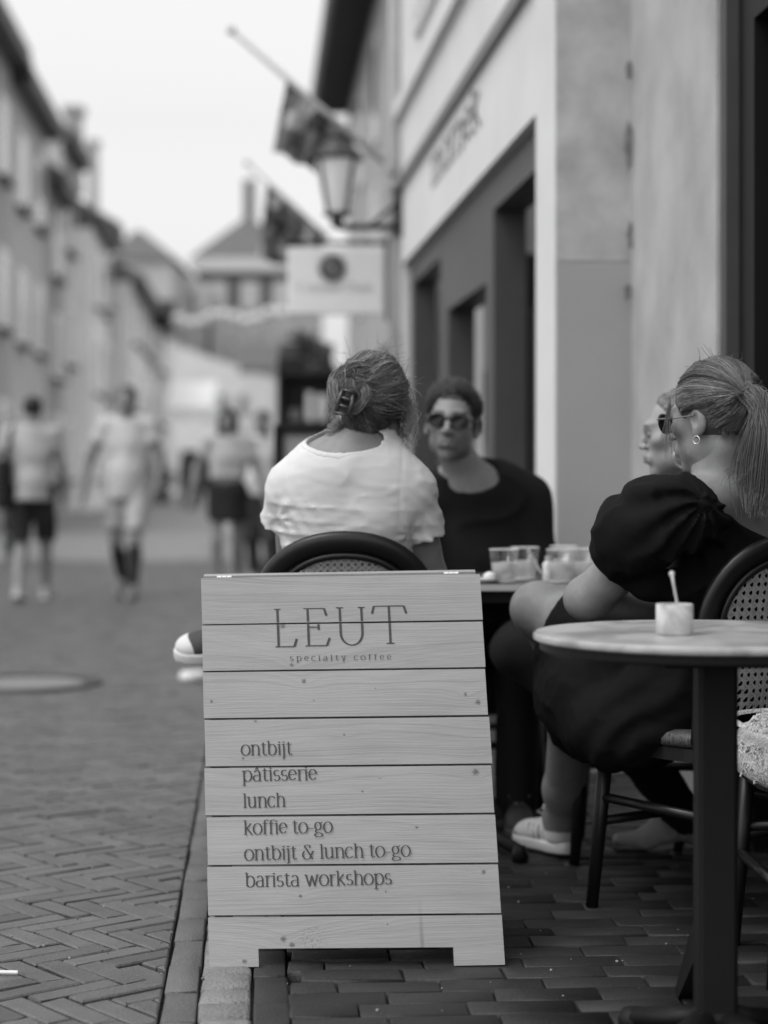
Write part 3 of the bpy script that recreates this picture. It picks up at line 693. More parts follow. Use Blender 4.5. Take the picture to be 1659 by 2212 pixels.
b.box(((A.x + B.x) / 2, dm, A.z - fw / 2), (B.x - A.x, .05, fw), bev=.006); b.box(((A.x + B.x) / 2, dm, B.z), (B.x - A.x, .05, fw), bev=.006)
for xx in (A.x + fw / 2, B.x - fw / 2): b.box((xx, dm, (A.z + B.z) / 2), (fw, .05, A.z - B.z - fw), bev=.006)
for xx in (A.x + fw / 2, B.x - fw / 2): b.box((xx, dm + .05, B.z / 2 - .01), (fw, .04, B.z - .03)); b.box((xx, dm + .06, .015), (fw, .4, .03))
b.build('frame', m_black, t)
b = MB(); b.box(((A.x + B.x) / 2, dm + .008, (A.z + B.z) / 2), (B.x - A.x - 2 * fw, .02, A.z - B.z - fw)); b.build('panel', flag_mat('menu pictures', 9.0), t)
potplant(172, 1100, 1.9, .55, 'taller bushy dark plant in a pot by the white house', 5)
potplant(205, 1098, 1.3, .5, 'lower bushy dark plant in a pot right of the taller one', 6)
potplant(352, 1086, 1.7, .6, 'dark pot plant in front of the far white shop', 8)
potplant(425, 1080, 1.5, .7, 'wide dark pot plant near the far white canopy', 9)

# ------------------------------------------------------------------ the A-frame menu sign
BL, BR = P(453, 2090, 4.06), P(1091, 2085, 4.08); BL.z = .0; BR.z = 0.0
TL, TR = P(433, 1250, 4.311), P(1035, 1240, 4.311)
nB = (BR - BL).cross(TL - BL).normalized()
if nB.y > 0: nB = -nB
def bd(a, b, o=0.0):                                 # a: left to right, b: bottom to top (0..1), o: out towards the viewer
    return BL.lerp(BR, a).lerp(TL.lerp(TR, a), b) + nB * o
BW = (BR - BL).length; BHt = (TL - BL).length
def wood_mat():
    m = bpy.data.materials.new('pale planed wood'); m.use_nodes = True; t = m.node_tree; L = t.links.new; bs = t.nodes['Principled BSDF']
    bs.inputs['Roughness'].default_value = .55; bs.inputs['Specular IOR Level'].default_value = .35
    uv = nn(t, 'ShaderNodeAttribute'); uv.attribute_name = 'grain'      # x along the plank in metres, y across, z plank number
    sp = nn(t, 'ShaderNodeSeparateXYZ'); L(uv.outputs['Vector'], sp.inputs[0])
    def math_(op, a, b=None, c=None):
        n = nn(t, 'ShaderNodeMath', operation=op)
        for i, x in enumerate((a, b, c)):
            if x is None: continue
            if isinstance(x, (int, float)): n.inputs[i].default_value = x
            else: L(x, n.inputs[i])
        return n.outputs[0]
    def vec(x, y, z): n = nn(t, 'ShaderNodeCombineXYZ'); [L(q, n.inputs[i]) if not isinstance(q, (int, float)) else setattr(n.inputs[i], 'default_value', q) for i, q in enumerate((x, y, z))]; return n.outputs[0]
    def noise(v, sc, det=4, ro=.5): n = nn(t, 'ShaderNodeTexNoise'); n.inputs['Scale'].default_value = sc; n.inputs['Detail'].default_value = det; n.inputs['Roughness'].default_value = ro; L(v, n.inputs['Vector']); return n.outputs[0]
    x, y, z = sp.outputs; off = math_('MULTIPLY', z, 7.31)
    w1 = noise(vec(math_('MULTIPLY', x, 1.1), math_('MULTIPLY', y, 6.0), off), 1.0, 2)
    g_ = math_('ADD', y, math_('MULTIPLY', w1, .13))
    kn = None
    knots = [(.183, .745, .010), (.20, .655, .007), (.226, .618, .008), (.115, .530, .005), (.246, .574, .003), (.385, .600, .002), (.612, .566, .009), (.585, .584, .006), (.018, .575, .005), (.31, .497, .004),
             (.085, .447, .005), (.395, .441, .002), (.597, .412, .011), (.385, .40, .002), (.345, .372, .004), (.46, .293, .005), (.60, .196, .007), (.20, .148, .006), (.385, .156, .003), (.16, .058, .010), (.178, .046, .009), (.385, .088, .003), (.075, .012, .008)]
    bend = None
    for (kx, ky, kr) in knots:
        ds_ = nn(t, 'ShaderNodeVectorMath', operation='DISTANCE'); L(vec(math_('MULTIPLY', x, .55), y, 0.0), ds_.inputs[0]); ds_.inputs[1].default_value = (kx * .55, ky, 0)
        dd_ = ds_.outputs['Value']
        gb = math_('MULTIPLY', math_('EXPONENT', math_('MULTIPLY', dd_, -1.0 / (kr * 2.6))), kr * 2.4)
        bend = gb if bend is None else math_('ADD', bend, gb)
        d2 = nn(t, 'ShaderNodeVectorMath', operation='DISTANCE'); L(vec(x, y, 0.0), d2.inputs[0]); d2.inputs[1].default_value = (kx, ky, 0)
        wob = math_('ADD', d2.outputs['Value'], math_('MULTIPLY', noise(vec(x, y, off), 300.0, 3), kr * 1.5))
        mr = nn(t, 'ShaderNodeMapRange'); L(wob, mr.inputs[0]); mr.inputs[1].default_value = kr * 1.0; mr.inputs[2].default_value = kr * 1.6; mr.inputs[3].default_value = 1; mr.inputs[4].default_value = 0
        kn = mr.outputs[0] if kn is None else math_('MAXIMUM', kn, mr.outputs[0])
    g2 = math_('ADD', g_, bend)
    rings = math_('POWER', math_('SMOOTH_MIN', 1.0, math_('MULTIPLY', noise(vec(math_('MULTIPLY', x, .5), math_('MULTIPLY', g2, 210.0), off), 1.0, 2), 1.35), .05), 2.6)
    fade = noise(vec(math_('MULTIPLY', x, 3.0), math_('MULTIPLY', y, 18.0), math_('ADD', off, 3.0)), 1.0, 3)
    fib = noise(vec(math_('MULTIPLY', x, 9.0), math_('MULTIPLY', y, 420.0), off), 1.0, 4, .6)
    blot = noise(vec(math_('MULTIPLY', x, 2.5), math_('MULTIPLY', y, 9.0), off), 2.0, 5, .6)
    v = math_('SUBTRACT', .372, math_('MULTIPLY', math_('MULTIPLY', rings, fade), .13))
    v = math_('ADD', v, math_('MULTIPLY', math_('SUBTRACT', fib, .5), .08))
    v = math_('ADD', v, math_('MULTIPLY', math_('SUBTRACT', blot, .5), .12))
    pr = nn(t, 'ShaderNodeTexWhiteNoise', noise_dimensions='1D'); L(z, pr.inputs['W']); v = math_('ADD', v, math_('MULTIPLY', math_('SUBTRACT', pr.outputs[0], .5), .03))
    sx = math_('ABSOLUTE', math_('SUBTRACT', math_('ADD', x, math_('MULTIPLY', noise(vec(0.0, math_('MULTIPLY', y, 12.0), 0.0), 1.0, 2), .006)), .4605))
    def ramp(v_, a, b_, c, d): n = nn(t, 'ShaderNodeMapRange'); L(v_, n.inputs[0]); [setattr(n.inputs[i + 1], 'default_value', q) for i, q in enumerate((a, b_, c, d))]; return n.outputs[0]
    streak = math_('MULTIPLY', ramp(sx, .001, .006, 1, 0), math_('MULTIPLY', ramp(y, .030, .040, 0, 1), ramp(y, .06, .15, 1, 0)))
    d3 = nn(t, 'ShaderNodeVectorMath', operation='DISTANCE'); L(vec(x, math_('MULTIPLY', y, .8), 0.0), d3.inputs[0]); d3.inputs[1].default_value = (.222, .052 * .8, 0)
    smud = math_('MULTIPLY', ramp(d3.outputs['Value'], .012, .038, 1, 0), ramp(noise(vec(math_('ADD', x, y), math_('SUBTRACT', x, y), 0.0), 130.0, 2), .52, .62, 0, 1))
    v = math_('SUBTRACT', v, math_('ADD', math_('MULTIPLY', streak, .10), math_('MULTIPLY', smud, .10)))
    kt = math_('MULTIPLY', kn, math_('ADD', .45, math_('MULTIPLY', noise(vec(x, y, 1.0), 260.0, 2), .7)))
    mx = nn(t, 'ShaderNodeMix'); L(kt, mx.inputs[0]); L(v, mx.inputs[2]); mx.inputs[3].default_value = .075
    cb = nn(t, 'ShaderNodeCombineColor'); [L(mx.outputs[0], cb.inputs[i]) for i in range(3)]; L(cb.outputs[0], bs.inputs['Base Color'])
    bp = nn(t, 'ShaderNodeBump'); bp.inputs['Strength'].default_value = .35; bp.inputs['Distance'].default_value = .002
    L(math_('ADD', math_('MULTIPLY', rings, .4), fib), bp.inputs['Height']); L(bp.outputs[0], bs.inputs['Normal']); return m
m_wood = wood_mat()
def plank_obj(name, polys, fn, parent, num, thick):
    """polys in (x metres, y metres); keeps the grain coordinates"""
    V = []; Fc = []; gr = []
    for (poly, o0, o1) in polys:
        n = len(poly); o = len(V)
        for oo in (o1, o0):
            for x, y in poly: V.append(fn(x / BW, y / BHt, oo)); gr.append((x, y, num))
        Fc += [tuple(o + i for i in range(n)), tuple(reversed([o + n + i for i in range(n)]))] + [(o + i, o + n + i, o + n + (i + 1) % n, o + (i + 1) % n) for i in range(n)]
    me = bpy.data.meshes.new(name); me.from_pydata([tuple(p) for p in V], [], Fc)
    at = me.attributes.new('grain', 'FLOAT_VECTOR', 'POINT'); at.data.foreach_set('vector', np.array(gr, np.float32).ravel())
    ob = link(name, me, m_wood, parent)
    return ob
t = thing('menu_sign', 'pale wooden A-frame pavement sign with dark lettering, in sharp focus', 'sign', (BL + BR) / 2)
SIGN = t; PH = BHt / 8; gp = .0022; rr = random.Random(2)
for i in range(8):                                   # from the top
    y1 = BHt - i * PH - (gp if i else 0); y0 = BHt - (i + 1) * PH + (gp if i < 7 else 0)
    jl, jr = rr.uniform(-.0015, .0015), rr.uniform(-.0015, .0015); sk = rr.uniform(-.0012, .0012)
    if i < 7: poly = [(jl, y0 + sk), (BW + jr, y0), (BW + jr, y1), (jl, y1 - sk)]
    else: c = y0 + PH * .36; poly = [(jl, y0), (BW * .166, y0 + .001), (BW * .166, c), (BW * .828, c), (BW * .828, y0), (BW, y0 + .001), (BW, y1), (jl, y1)]
    plank_obj('plank', [(poly, -.020 + rr.uniform(-.0008, .0008), rr.uniform(-.0008, .0008))], bd, t, 20 + i, .02)
# back leaf and hinges
fd = Vector((0, 1, 0)); bkB = [Vector((BL.x + .02, 4.52, 0)), Vector((BR.x + .02, 4.54, 0))]; bkT = [TL + Vector((.004, .045, .010)), TR + Vector((.004 - .012, .045, .010))]
nb2 = (bkB[1] - bkB[0]).cross(bkT[0] - bkB[0]).normalized(); nb2 = nb2 if nb2.y > 0 else -nb2
def bk(a, b, o=0.0): return bkB[0].lerp(bkB[1], a).lerp(bkT[0].lerp(bkT[1], a), b) + nb2 * o
plank_obj('back_panel', [([(0, 0.001 + k * PH + gp), (BW, .001 + k * PH + gp), (BW, (k + 1) * PH - gp), (0, (k + 1) * PH - gp)], -.02, 0) for k in range(1, 8)] + [([(0, 0), (BW * .17, 0), (BW * .17, PH - gp), (0, PH - gp)], -.02, 0), ([(BW * .83, 0), (BW, 0), (BW, PH - gp), (BW * .83, PH - gp)], -.02, 0)], bk, t, 40, .02)
for xx in (.05, .95):
    b = MB(); b.prism([(xx * BW - .02, .10), (xx * BW + .02, .10), (xx * BW + .02, BHt - .01), (xx * BW - .02, BHt - .01)], lambda x, y, o: bd(x / BW, y / BHt, -.021 - o), .02)
    b.build('batten', mat('rough batten', .28, .7, .2, 12), t)
for a_ in (.085, .90):
    b = MB()
    for k in range(3): b.tube([bd(a_ - .026 + k * .018, 1, -.008) + Vector((0, 0, .004)), bd(a_ - .010 + k * .018, 1, -.008) + Vector((0, 0, .004))], .0045, 8)
    b.prism([(a_ - .027, 0), (a_ + .027, 0), (a_ + .027, 1), (a_ - .027, 1)], lambda x, y, o: bd(x, 1, -.001 - .018 * y) + Vector((0, 0, .0015 + o)), .0015)
    b.build('hinge', mat('bright hinge', .75, .25, .05, metal=.6), t)
m_ink = mat('faded black ink', .052, .6, .25, 60)
def ytop(k): return BHt - k * PH
def keep(y):
    r_ = (BHt - y) / PH; return abs(r_ - round(r_)) * PH > gp + .0004
# picture pixel -> board coordinates
def bpix(u, v):
    k1, k2 = (u - CX) / F, (v - HZ) / F
    o = Vector((0, 0, CH)); dr = Vector((k1, 1, -k2)); p = o + dr * ((BL - o).dot(nB) / dr.dot(nB))
    b_ = .5; a_ = .5
    for _ in range(30):
        q = bd(a_, b_); ex = BL.lerp(TL, b_); ex2 = BR.lerp(TR, b_); h1 = bd(a_, 1) - bd(a_, 0)
        a_ += (p - q).dot(ex2 - ex) / (ex2 - ex).length_squared; q = bd(a_, b_); b_ += (p - q).dot(h1) / h1.length_squared
    return a_ * BW, b_ * BHt
def zb(x, y): return bpix((480 + x / 2.0738) / 1.157, (1420 + y / 2.0738) / 1.157)
bfn = lambda x, y, o: bd(x / BW, y / BHt, o + .0012)
for ch, xa, ya, xb, yt in (('L', 430, 412, 548, 215), ('E', 585, 408, 721, 213), ('U', 752, 404, 908, 209), ('T', 940, 398, 1118, 204)):
    x0, y0 = zb(xa, ya); x1, y1 = zb(xb, ya); xt, yt_ = zb(xa, yt)
    b = MB(); lettering(b, ch, x0, y0, abs(yt_ - y0), bfn, .062, .026, keep=keep, width=x1 - x0); b.build('letter', m_ink, t)
b = MB(); x0, y0 = zb(508, 484); x1, _ = zb(1046, 476); xx, yh = zb(508, 448)
h_ = abs(zb(700, 452)[1] - zb(700, 482)[1]) / .74
lettering(b, 'specialty coffee', x0, y0, h_ * .70, bfn, .12, .05, track=.34, width=x1 - x0); b.build('small_lettering', m_ink, t)
for txt, xa, ya, xb, yb in (('ontbijt', 254, 972, 521, 968), ('pa^tisserie', 259, 1106, 650, 1100), ('lunch', 264, 1243, 487, 1238), ('koffie to-go', 267, 1382, 730, 1372), ('ontbijt & lunch to-go', 271, 1516, 1134, 1496), ('barista workshops', 276, 1654, 1037, 1640)):
    b = MB(); x0, y0 = zb(xa, ya); x1, y1 = zb(xb, yb); hh = .0296
    lettering(b, txt, 0, 0, hh, lambda x, y, o: bfn(x0 + x, y0 + y + (y1 - y0) * x / (x1 - x0), o), .118, .042, width=x1 - x0)
    b.build('menu_line', m_ink, t)

# ------------------------------------------------------------------ chairs, tables and what stands on them
m_rat = None
def cane_mat(name, v): return mat(name, v, .5, .25, 60, .2, 300)
def weave_mat(name, v, sc=70.0, dark=.35):
    m = bpy.data.materials.new(name); m.use_nodes = True; t = m.node_tree; L = t.links.new; bs = t.nodes['Principled BSDF']; bs.inputs['Roughness'].default_value = .55
    tc = nn(t, 'ShaderNodeTexCoord'); br = nn(t, 'ShaderNodeTexBrick'); br.inputs['Scale'].default_value = sc; br.inputs['Mortar Size'].default_value = .06; br.inputs['Brick Width'].default_value = .9; br.inputs['Row Height'].default_value = .45
    br.inputs['Color1'].default_value = (v, v, v, 1); br.inputs['Color2'].default_value = (v * .7, v * .7, v * .7, 1); q = v * dark; br.inputs['Mortar'].default_value = (q, q, q, 1)
    L(tc.outputs['Object'], br.inputs['Vector']); L(br.outputs['Color'], bs.inputs['Base Color'])
    bp = nn(t, 'ShaderNodeBump'); bp.inputs['Strength'].default_value = .8; bp.inputs['Distance'].default_value = .003; bp.invert = True; L(br.outputs['Fac'], bp.inputs['Height']); L(bp.outputs[0], bs.inputs['Normal']); return m
m_chair = mat('black lacquer', .009, .36, .05, spec=.4)
m_seat = weave_mat('woven seat', .11)
def chair(label, loc, rz, cane=.30, group='black bistro chairs', pitch=.0165, seatm=None):
    t = thing('bistro_chair', label, 'chair', (0, 0, 0), 0, group)
    def bk(x, z, o=0.0): return Vector((x, -.165 - .15 * (z - .45) - .045 * (1 - (x / .225) ** 2) - o, z))
    zt, z1, hw = .895, .715, .203
    def half(z, hw_=hw, zt_=zt):
        if z <= z1: return hw_ * (.93 + .07 * min(1, max(0, (z - .45) / (z1 - .45))))
        return hw_ * max(0.0, 1 - ((z - z1) / (zt_ - z1)) ** 2.2) ** (1 / 2.2)
    pts = []
    for i in range(9): z = .44 + (z1 - .44) * i / 9; pts.append((-half(z), z))
    for i in range(25): a = math.pi - math.pi * i / 24; pts.append((hw * math.copysign(abs(math.cos(a)) ** (2 / 2.2), math.cos(a)), z1 + (zt - z1) * math.sin(a) ** (2 / 2.2)))
    for i in range(9): z = z1 - (z1 - .44) * (i + 1) / 9; pts.append((half(z), z))
    b = MB(); b.tube([bk(x, z) for x, z in pts], [(.018, .027)] * len(pts), 14, up=(0, 1, 0))
    sc = .85; zc = .66
    b.tube([bk(x * sc, zc + (z - zc) * (.86 if z > zc else 1), .004) for x, z in pts], .009, 8, up=(0, 1, 0)); b.build('back_frame', m_chair, t, True)
    # cane work: two pairs of straight strands and two diagonals
    b = MB(); zlo, hi, hwi = .50, zc + (zt - zc) * .86, hw * sc
    def inside(x, z): return zlo < z < hi and abs(x) < half(zc + (z - zc) / .86 if z > zc else z) * sc
    def strand(x0, z0, dx, dz, o, wd):
        run = []; st = .012; n = int(.9 / st)
        for i in range(-n, n):
            x, z = x0 + dx * st * i, z0 + dz * st * i
            if inside(x, z): run.append((x, z))
            else:
                if len(run) > 1: ribbon(run, dx, dz, o, wd)
                run = []
    def ribbon(run, dx, dz, o, wd):
        vs = []
        for i, (x, z) in enumerate(run):
            oo = o + .0008 * math.sin((x + z) * 380); vs += [bk(x - dz * wd, z + dx * wd, oo), bk(x + dz * wd, z - dx * wd, oo)]
        b.add(vs, [(2 * i, 2 * i + 1, 2 * i + 3, 2 * i + 2) for i in range(len(run) - 1)])
    n = int(.24 / pitch)
    for i in range(-n, n + 1):
        for e_ in (-.0021, .0021):
            strand(i * pitch + e_, .7, 0, 1, .0005, .0017); strand(0, .7 + i * pitch + e_, 1, 0, .0018, .0017)
        q = pitch * i * 1.4142 / math.sqrt(2)
        strand(pitch / 2 + i * pitch, .7, .7071, .7071, .003, .0021); strand(pitch / 2 + i * pitch, .7, -.7071, .7071, .0042, .0021)
    b.build('cane_panel', cane_mat('cane %.2f' % cane, cane), t)
    # seat
    b = MB(); rings = []
    N = 40
    def ring(s_, z): return [Vector((s_ * .215 * math.copysign(abs(math.cos(2 * math.pi * k / N)) ** .55, math.cos(2 * math.pi * k / N)), s_ * .21 * math.copysign(abs(math.sin(2 * math.pi * k / N)) ** .55, math.sin(2 * math.pi * k / N)), z)) for k in range(N)]
    vs = []; prof = [(.94, .425), (1.0, .432), (1.02, .445), (1.0, .458), (.93, .466), (.6, .464), (.2, .460)]
    for s_, z in prof: vs += ring(s_, z)
    fs_ = [(i * N + k, i * N + (k + 1) % N, (i + 1) * N + (k + 1) % N, (i + 1) * N + k) for i in range(len(prof) - 1) for k in range(N)] + [tuple(reversed(range(N))), tuple((len(prof) - 1) * N + k for k in range(N))]
    b.add(vs, fs_); b.build('seat', seatm or m_seat, t, True)
    b = MB(); b.prism([(x, y) for x, y, _ in [tuple(q) for q in ring(.96, 0)]], lambda x, y, o: Vector((x, y, .424 - o)), .03); b.build('seat_rail', m_chair, t)
    for sx in (-1, 1):
        b = MB(); b.tube([(sx * .165, .165, .42), (sx * .178, .18, .2), (sx * .19, .195, 0)], [.0185, .0175, .015], 10); b.build('leg', m_chair, t, True)
        b = MB(); b.tube([bk(sx * half(.5), .5), bk(sx * half(.44), .44), (sx * .18, -.19, .25), (sx * .19, -.235, 0)], [.018, .0185, .0175, .015], 10); b.build('leg', m_chair, t, True)
        b = MB(); b.tube([(sx * .174, .178, .27), (sx * .178, -.19, .27)], .012, 8); b.build('stretcher', m_chair, t, True)
    for y, z in ((.182, .21), (-.2, .22)):
        b = MB(); b.tube([(-.18, y, z), (.18, y, z)], .012, 8); b.build('stretcher', m_chair, t, True)
    t.location = loc; t.rotation_euler = (0, 0, rz); return t
CH1 = chair('black bistro chair with caned back right behind the menu sign', (-.093, 4.80, 0), 0, .26)
CH3 = chair('black bistro chair with pale caned back under the woman in the black dress', (.775, 4.585, 0), R(35), .34, pitch=.019)
CH4 = copy_thing(CH1, (.735, 5.30, 0), R(82), 'black bistro chair by the plastered pier under the woman with the hoop earring')
CHM = copy_thing(CH1, (.33, 6.12, 0), R(172), 'black bistro chair under the man in sunglasses, backed by the dark shopfront')
wool = mat('looped wool', .62, .9, .3, 90, 1.2, 160)
CHP = chair('black bistro chair with a pale looped wool seat beside the marble table', (.985, 4.08, 0), R(92), .30, seatm=None)
# wool pad on that chair
b = MB(); rr = random.Random(3); N = 36; prof = [(1.03, .405), (1.08, .415), (1.10, .45), (1.06, .492), (.97, .508), (.85, .518), (.5, .522), (.1, .520)]; vs = []
for s_, z in prof:
    for k in range(N):
        a = 2 * math.pi * k / N; vs.append(Vector((.985 + s_ * .205 * math.copysign(abs(math.cos(a)) ** .7, math.cos(a)) + rr.uniform(-.003, .003), 4.08 + s_ * .205 * math.copysign(abs(math.sin(a)) ** .7, math.sin(a)) + rr.uniform(-.003, .003), z + rr.uniform(-.003, .003))))
fs_ = [(i * N + k, i * N + (k + 1) % N, (i + 1) * N + (k + 1) % N, (i + 1) * N + k) for i in range(len(prof) - 1) for k in range(N)] + [tuple(reversed(range(N))), tuple((len(prof) - 1) * N + k for k in range(N))]
b.add(vs, fs_)
for i_ in range(3600):                                # woollen loops
    a = rr.uniform(0, 6.283); s_ = math.sqrt(rr.random()); x = .985 + s_ * .207 * math.copysign(abs(math.cos(a)) ** .7, math.cos(a)); y = 4.08 + s_ * .207 * math.copysign(abs(math.sin(a)) ** .7, math.sin(a))
    z = .519 if s_ < .86 else .519 - (s_ - .86) * .28 if i_ % 3 else rr.uniform(.41, .49); s2 = 1.0 if i_ % 3 else 1.09 / max(s_, .01); x = .985 + (x - .985) * s2; y = 4.08 + (y - 4.08) * s2; d_ = Vector((rr.uniform(-1, 1), rr.uniform(-1, 1), 0)).normalized() * .006
    p = Vector((x, y, z)); b.tube([p - d_, p - d_ * .6 + Vector((0, 0, .006)), p + d_ * .6 + Vector((0, 0, .006)), p + d_], .0022, 4, cap=False)
tag(b.build('seat_pad', wool, smooth=True), 'pale fluffy looped wool pad lying on the chair at the right edge', 'cushion')
# --- near round marble table
def marble(name, v=.52):
    m = bpy.data.materials.new(name); m.use_nodes = True; t = m.node_tree; L = t.links.new; bs = t.nodes['Principled BSDF']; bs.inputs['Roughness'].default_value = .38
    tc = nn(t, 'ShaderNodeTexCoord'); n1 = nn(t, 'ShaderNodeTexNoise'); n1.inputs['Scale'].default_value = 7; n1.inputs['Detail'].default_value = 8; n1.inputs['Distortion'].default_value = 1.2; L(tc.outputs['Object'], n1.inputs['Vector'])
    cr = nn(t, 'ShaderNodeValToRGB'); e_ = cr.color_ramp.elements; e_[0].position = .36; e_[0].color = (v * .5,) * 3 + (1,); e_[1].position = .56; e_[1].color = (v,) * 3 + (1,)
    L(n1.outputs[0], cr.inputs[0]); L(cr.outputs[0], bs.inputs['Base Color']); return m
m_marble = marble('grey veined marble', .40)
TC = Vector((.592, 3.476, 0)); TZ = .765
t = thing('round_table', 'round marble cafe table on a black iron post, nearest on the right', 'table', TC)
b = MB(); b.lathe(TC, [(.001, TZ - .014), (.314, TZ - .014), (.318, TZ - .011), (.318, TZ - .004), (.314, TZ), (.001, TZ)], 96); b.build('tabletop', m_marble, t, False)
b = MB(); b.lathe(TC, [(.001, TZ - .034), (.300, TZ - .034), (.306, TZ - .030), (.306, TZ - .0145), (.001, TZ - .0145)], 72); b.build('under_rim', m_black, t)
pc = Vector((.607, 3.476, 0))
b = MB(); b.box((pc.x, pc.y, .40), (.072, .072, .66), bev=.008); b.box((pc.x, pc.y, TZ - .045), (.22, .22, .02), bev=.004); b.build('post', m_black, t)
for k in range(4):
    a = R(133 + 90 * k); d_ = Vector((math.cos(a), math.sin(a), 0)); b = MB()
    b.tube([pc + d_ * .03 + Vector((0, 0, .06)), pc + d_ * .10 + Vector((0, 0, .04)), pc + d_ * .19 + Vector((0, 0, .022))], [(.022, .03), (.020, .03), (.018, .028)], 12)
    b.lathe(pc + d_ * .19, [(.001, 0), (.030, 0), (.032, .02), (.024, .036), (.001, .040)], 16); b.build('foot', m_black, t, True)
b = MB(); b.box((pc.x, pc.y, .04), (.09, .09, .075), bev=.01)
b.prism([(.02, .33), (.06, .30), (.40, .0), (.34, .0), (.02, .20)], lambda y, z, o: Vector((pc.x - .012 + .045 * y - .05 * max(0, .33 - z) * 1.2 + o, pc.y + y, z)), .028); b.build('brace', m_black, t)
# marble pot with a spoon
cp = P(1457, 1368, 3.43); cp.z = TZ
t = thing('marble_pot', 'small pale marble pot standing on the round table', 'pot', cp)
b = MB(); b.lathe(cp, [(.001, .0006), (.031, .0006), (.0335, .003), (.0335, .053), (.032, .0555), (.0295, .0555), (.0285, .053), (.0285, .012), (.001, .012)], 40); b.build('bowl', marble('pale marble', .62), t, True)
t = thing('spoon', 'pale spoon standing upright in the small marble pot', 'spoon', cp + Vector((0, 0, .013)))
b = MB(); b.tube([cp + Vector((.010, 0, .014)), cp + Vector((.006, .002, .05)), cp + Vector((-.001, .004, .09)), cp + Vector((-.004, .004, .108))], [(.003, .004), (.0024, .0036), (.0024, .0042), (.003, .0055)], 10)
b.lathe(cp + Vector((-.0042, .004, .108)), [(.001, -.004), (.005, -.002), (.0055, .002), (.003, .006), (.001, .007)], 10); b.build('handle', mat('pale horn', .5, .4, .1), t, True)
# --- far square table
t = thing('square_table', 'black square cafe table with light metal edge between the seated people', 'table', (.21, 5.57, 0))
x0, x1, y0, y1, tz = -.22, .64, 5.27, 5.88, .752
b = MB(); b.box(((x0 + x1) / 2, (y0 + y1) / 2, tz - .008), (x1 - x0, y1 - y0, .012)); tp = b.build('tabletop', mat('grey tabletop', .09, .4, .2, 12), t)
b = MB()
for (xa, ya, sx, sy) in (((x0 + x1) / 2, y0 - .003, x1 - x0 + .012, .006), ((x0 + x1) / 2, y1 + .003, x1 - x0 + .012, .006), (x0 - .003, (y0 + y1) / 2, .006, y1 - y0), (x1 + .003, (y0 + y1) / 2, .006, y1 - y0)): b.box((xa, ya, tz - .010), (sx, sy, .017))
b.build('metal_edge', mat('brushed steel', .62, .35, .05, metal=.5), tp)
b = MB(); b.box(((x0 + x1) / 2, (y0 + y1) / 2, tz - .036), (x1 - x0 - .04, y1 - y0 - .04, .035)); b.build('frame', m_black, t)
b = MB(); b.box((.21, 5.57, .37), (.07, .07, .70), bev=.006); b.build('post', m_black, t)
for k, (ex, ey) in enumerate(((.37, 5.17), (.06, 5.2), (.45, 5.9), (0, 5.9))):
    b = MB(); b.tube([(.21, 5.57, .06), ((.21 + ex) / 2, (5.57 + ey) / 2, .05), (ex, ey, .03)], [.022, .018, .018], 8); b.lathe((ex, ey, 0), [(.001, 0), (.022, 0), (.024, .022), (.015, .045), (.001, .047)], 12); b.build('foot', m_black, t, True)
# glasses with water, ice and lemon
m_gl = bpy.data.materials.new('clear glass'); m_gl.use_nodes = True; bs = m_gl.node_tree.nodes['Principled BSDF']; bs.inputs['Base Color'].default_value = (.9, .9, .9, 1); bs.inputs['Roughness'].default_value = .05; bs.inputs['Metallic'].default_value = 1
_t = m_gl.node_tree; _lw = nn(_t, 'ShaderNodeLayerWeight'); _lw.inputs[0].default_value = .15; _tr = nn(_t, 'ShaderNodeBsdfTransparent'); _mx = nn(_t, 'ShaderNodeMixShader'); _mr = nn(_t, 'ShaderNodeMapRange'); _mr.inputs[3].default_value = .02; _mr.inputs[4].default_value = .40
_t.links.new(_lw.outputs['Facing'], _mr.inputs[0]); _t.links.new(_mr.outputs[0], _mx.inputs[0]); _t.links.new(_tr.outputs[0], _mx.inputs[1]); _t.links.new(bs.outputs[0], _mx.inputs[2]); _t.links.new(_mx.outputs[0], _t.nodes['Material Output'].inputs[0])
m_dr = mat('cloudy drink', .72, .3, .1, 30); m_dr.node_tree.nodes['Principled BSDF'].inputs['Transmission Weight'].default_value = .0
_t = m_dr.node_tree; _tr = nn(_t, 'ShaderNodeBsdfTransparent'); _mx = nn(_t, 'ShaderNodeMixShader'); _mx.inputs[0].default_value = .45; _t.links.new(_tr.outputs[0], _mx.inputs[1]); _t.links.new(_t.nodes['Principled BSDF'].outputs[0], _mx.inputs[2]); _t.links.new(_mx.outputs[0], _t.nodes['Material Output'].inputs[0])
m_lem = mat('lemon slice', .34, .5, .2, 80)
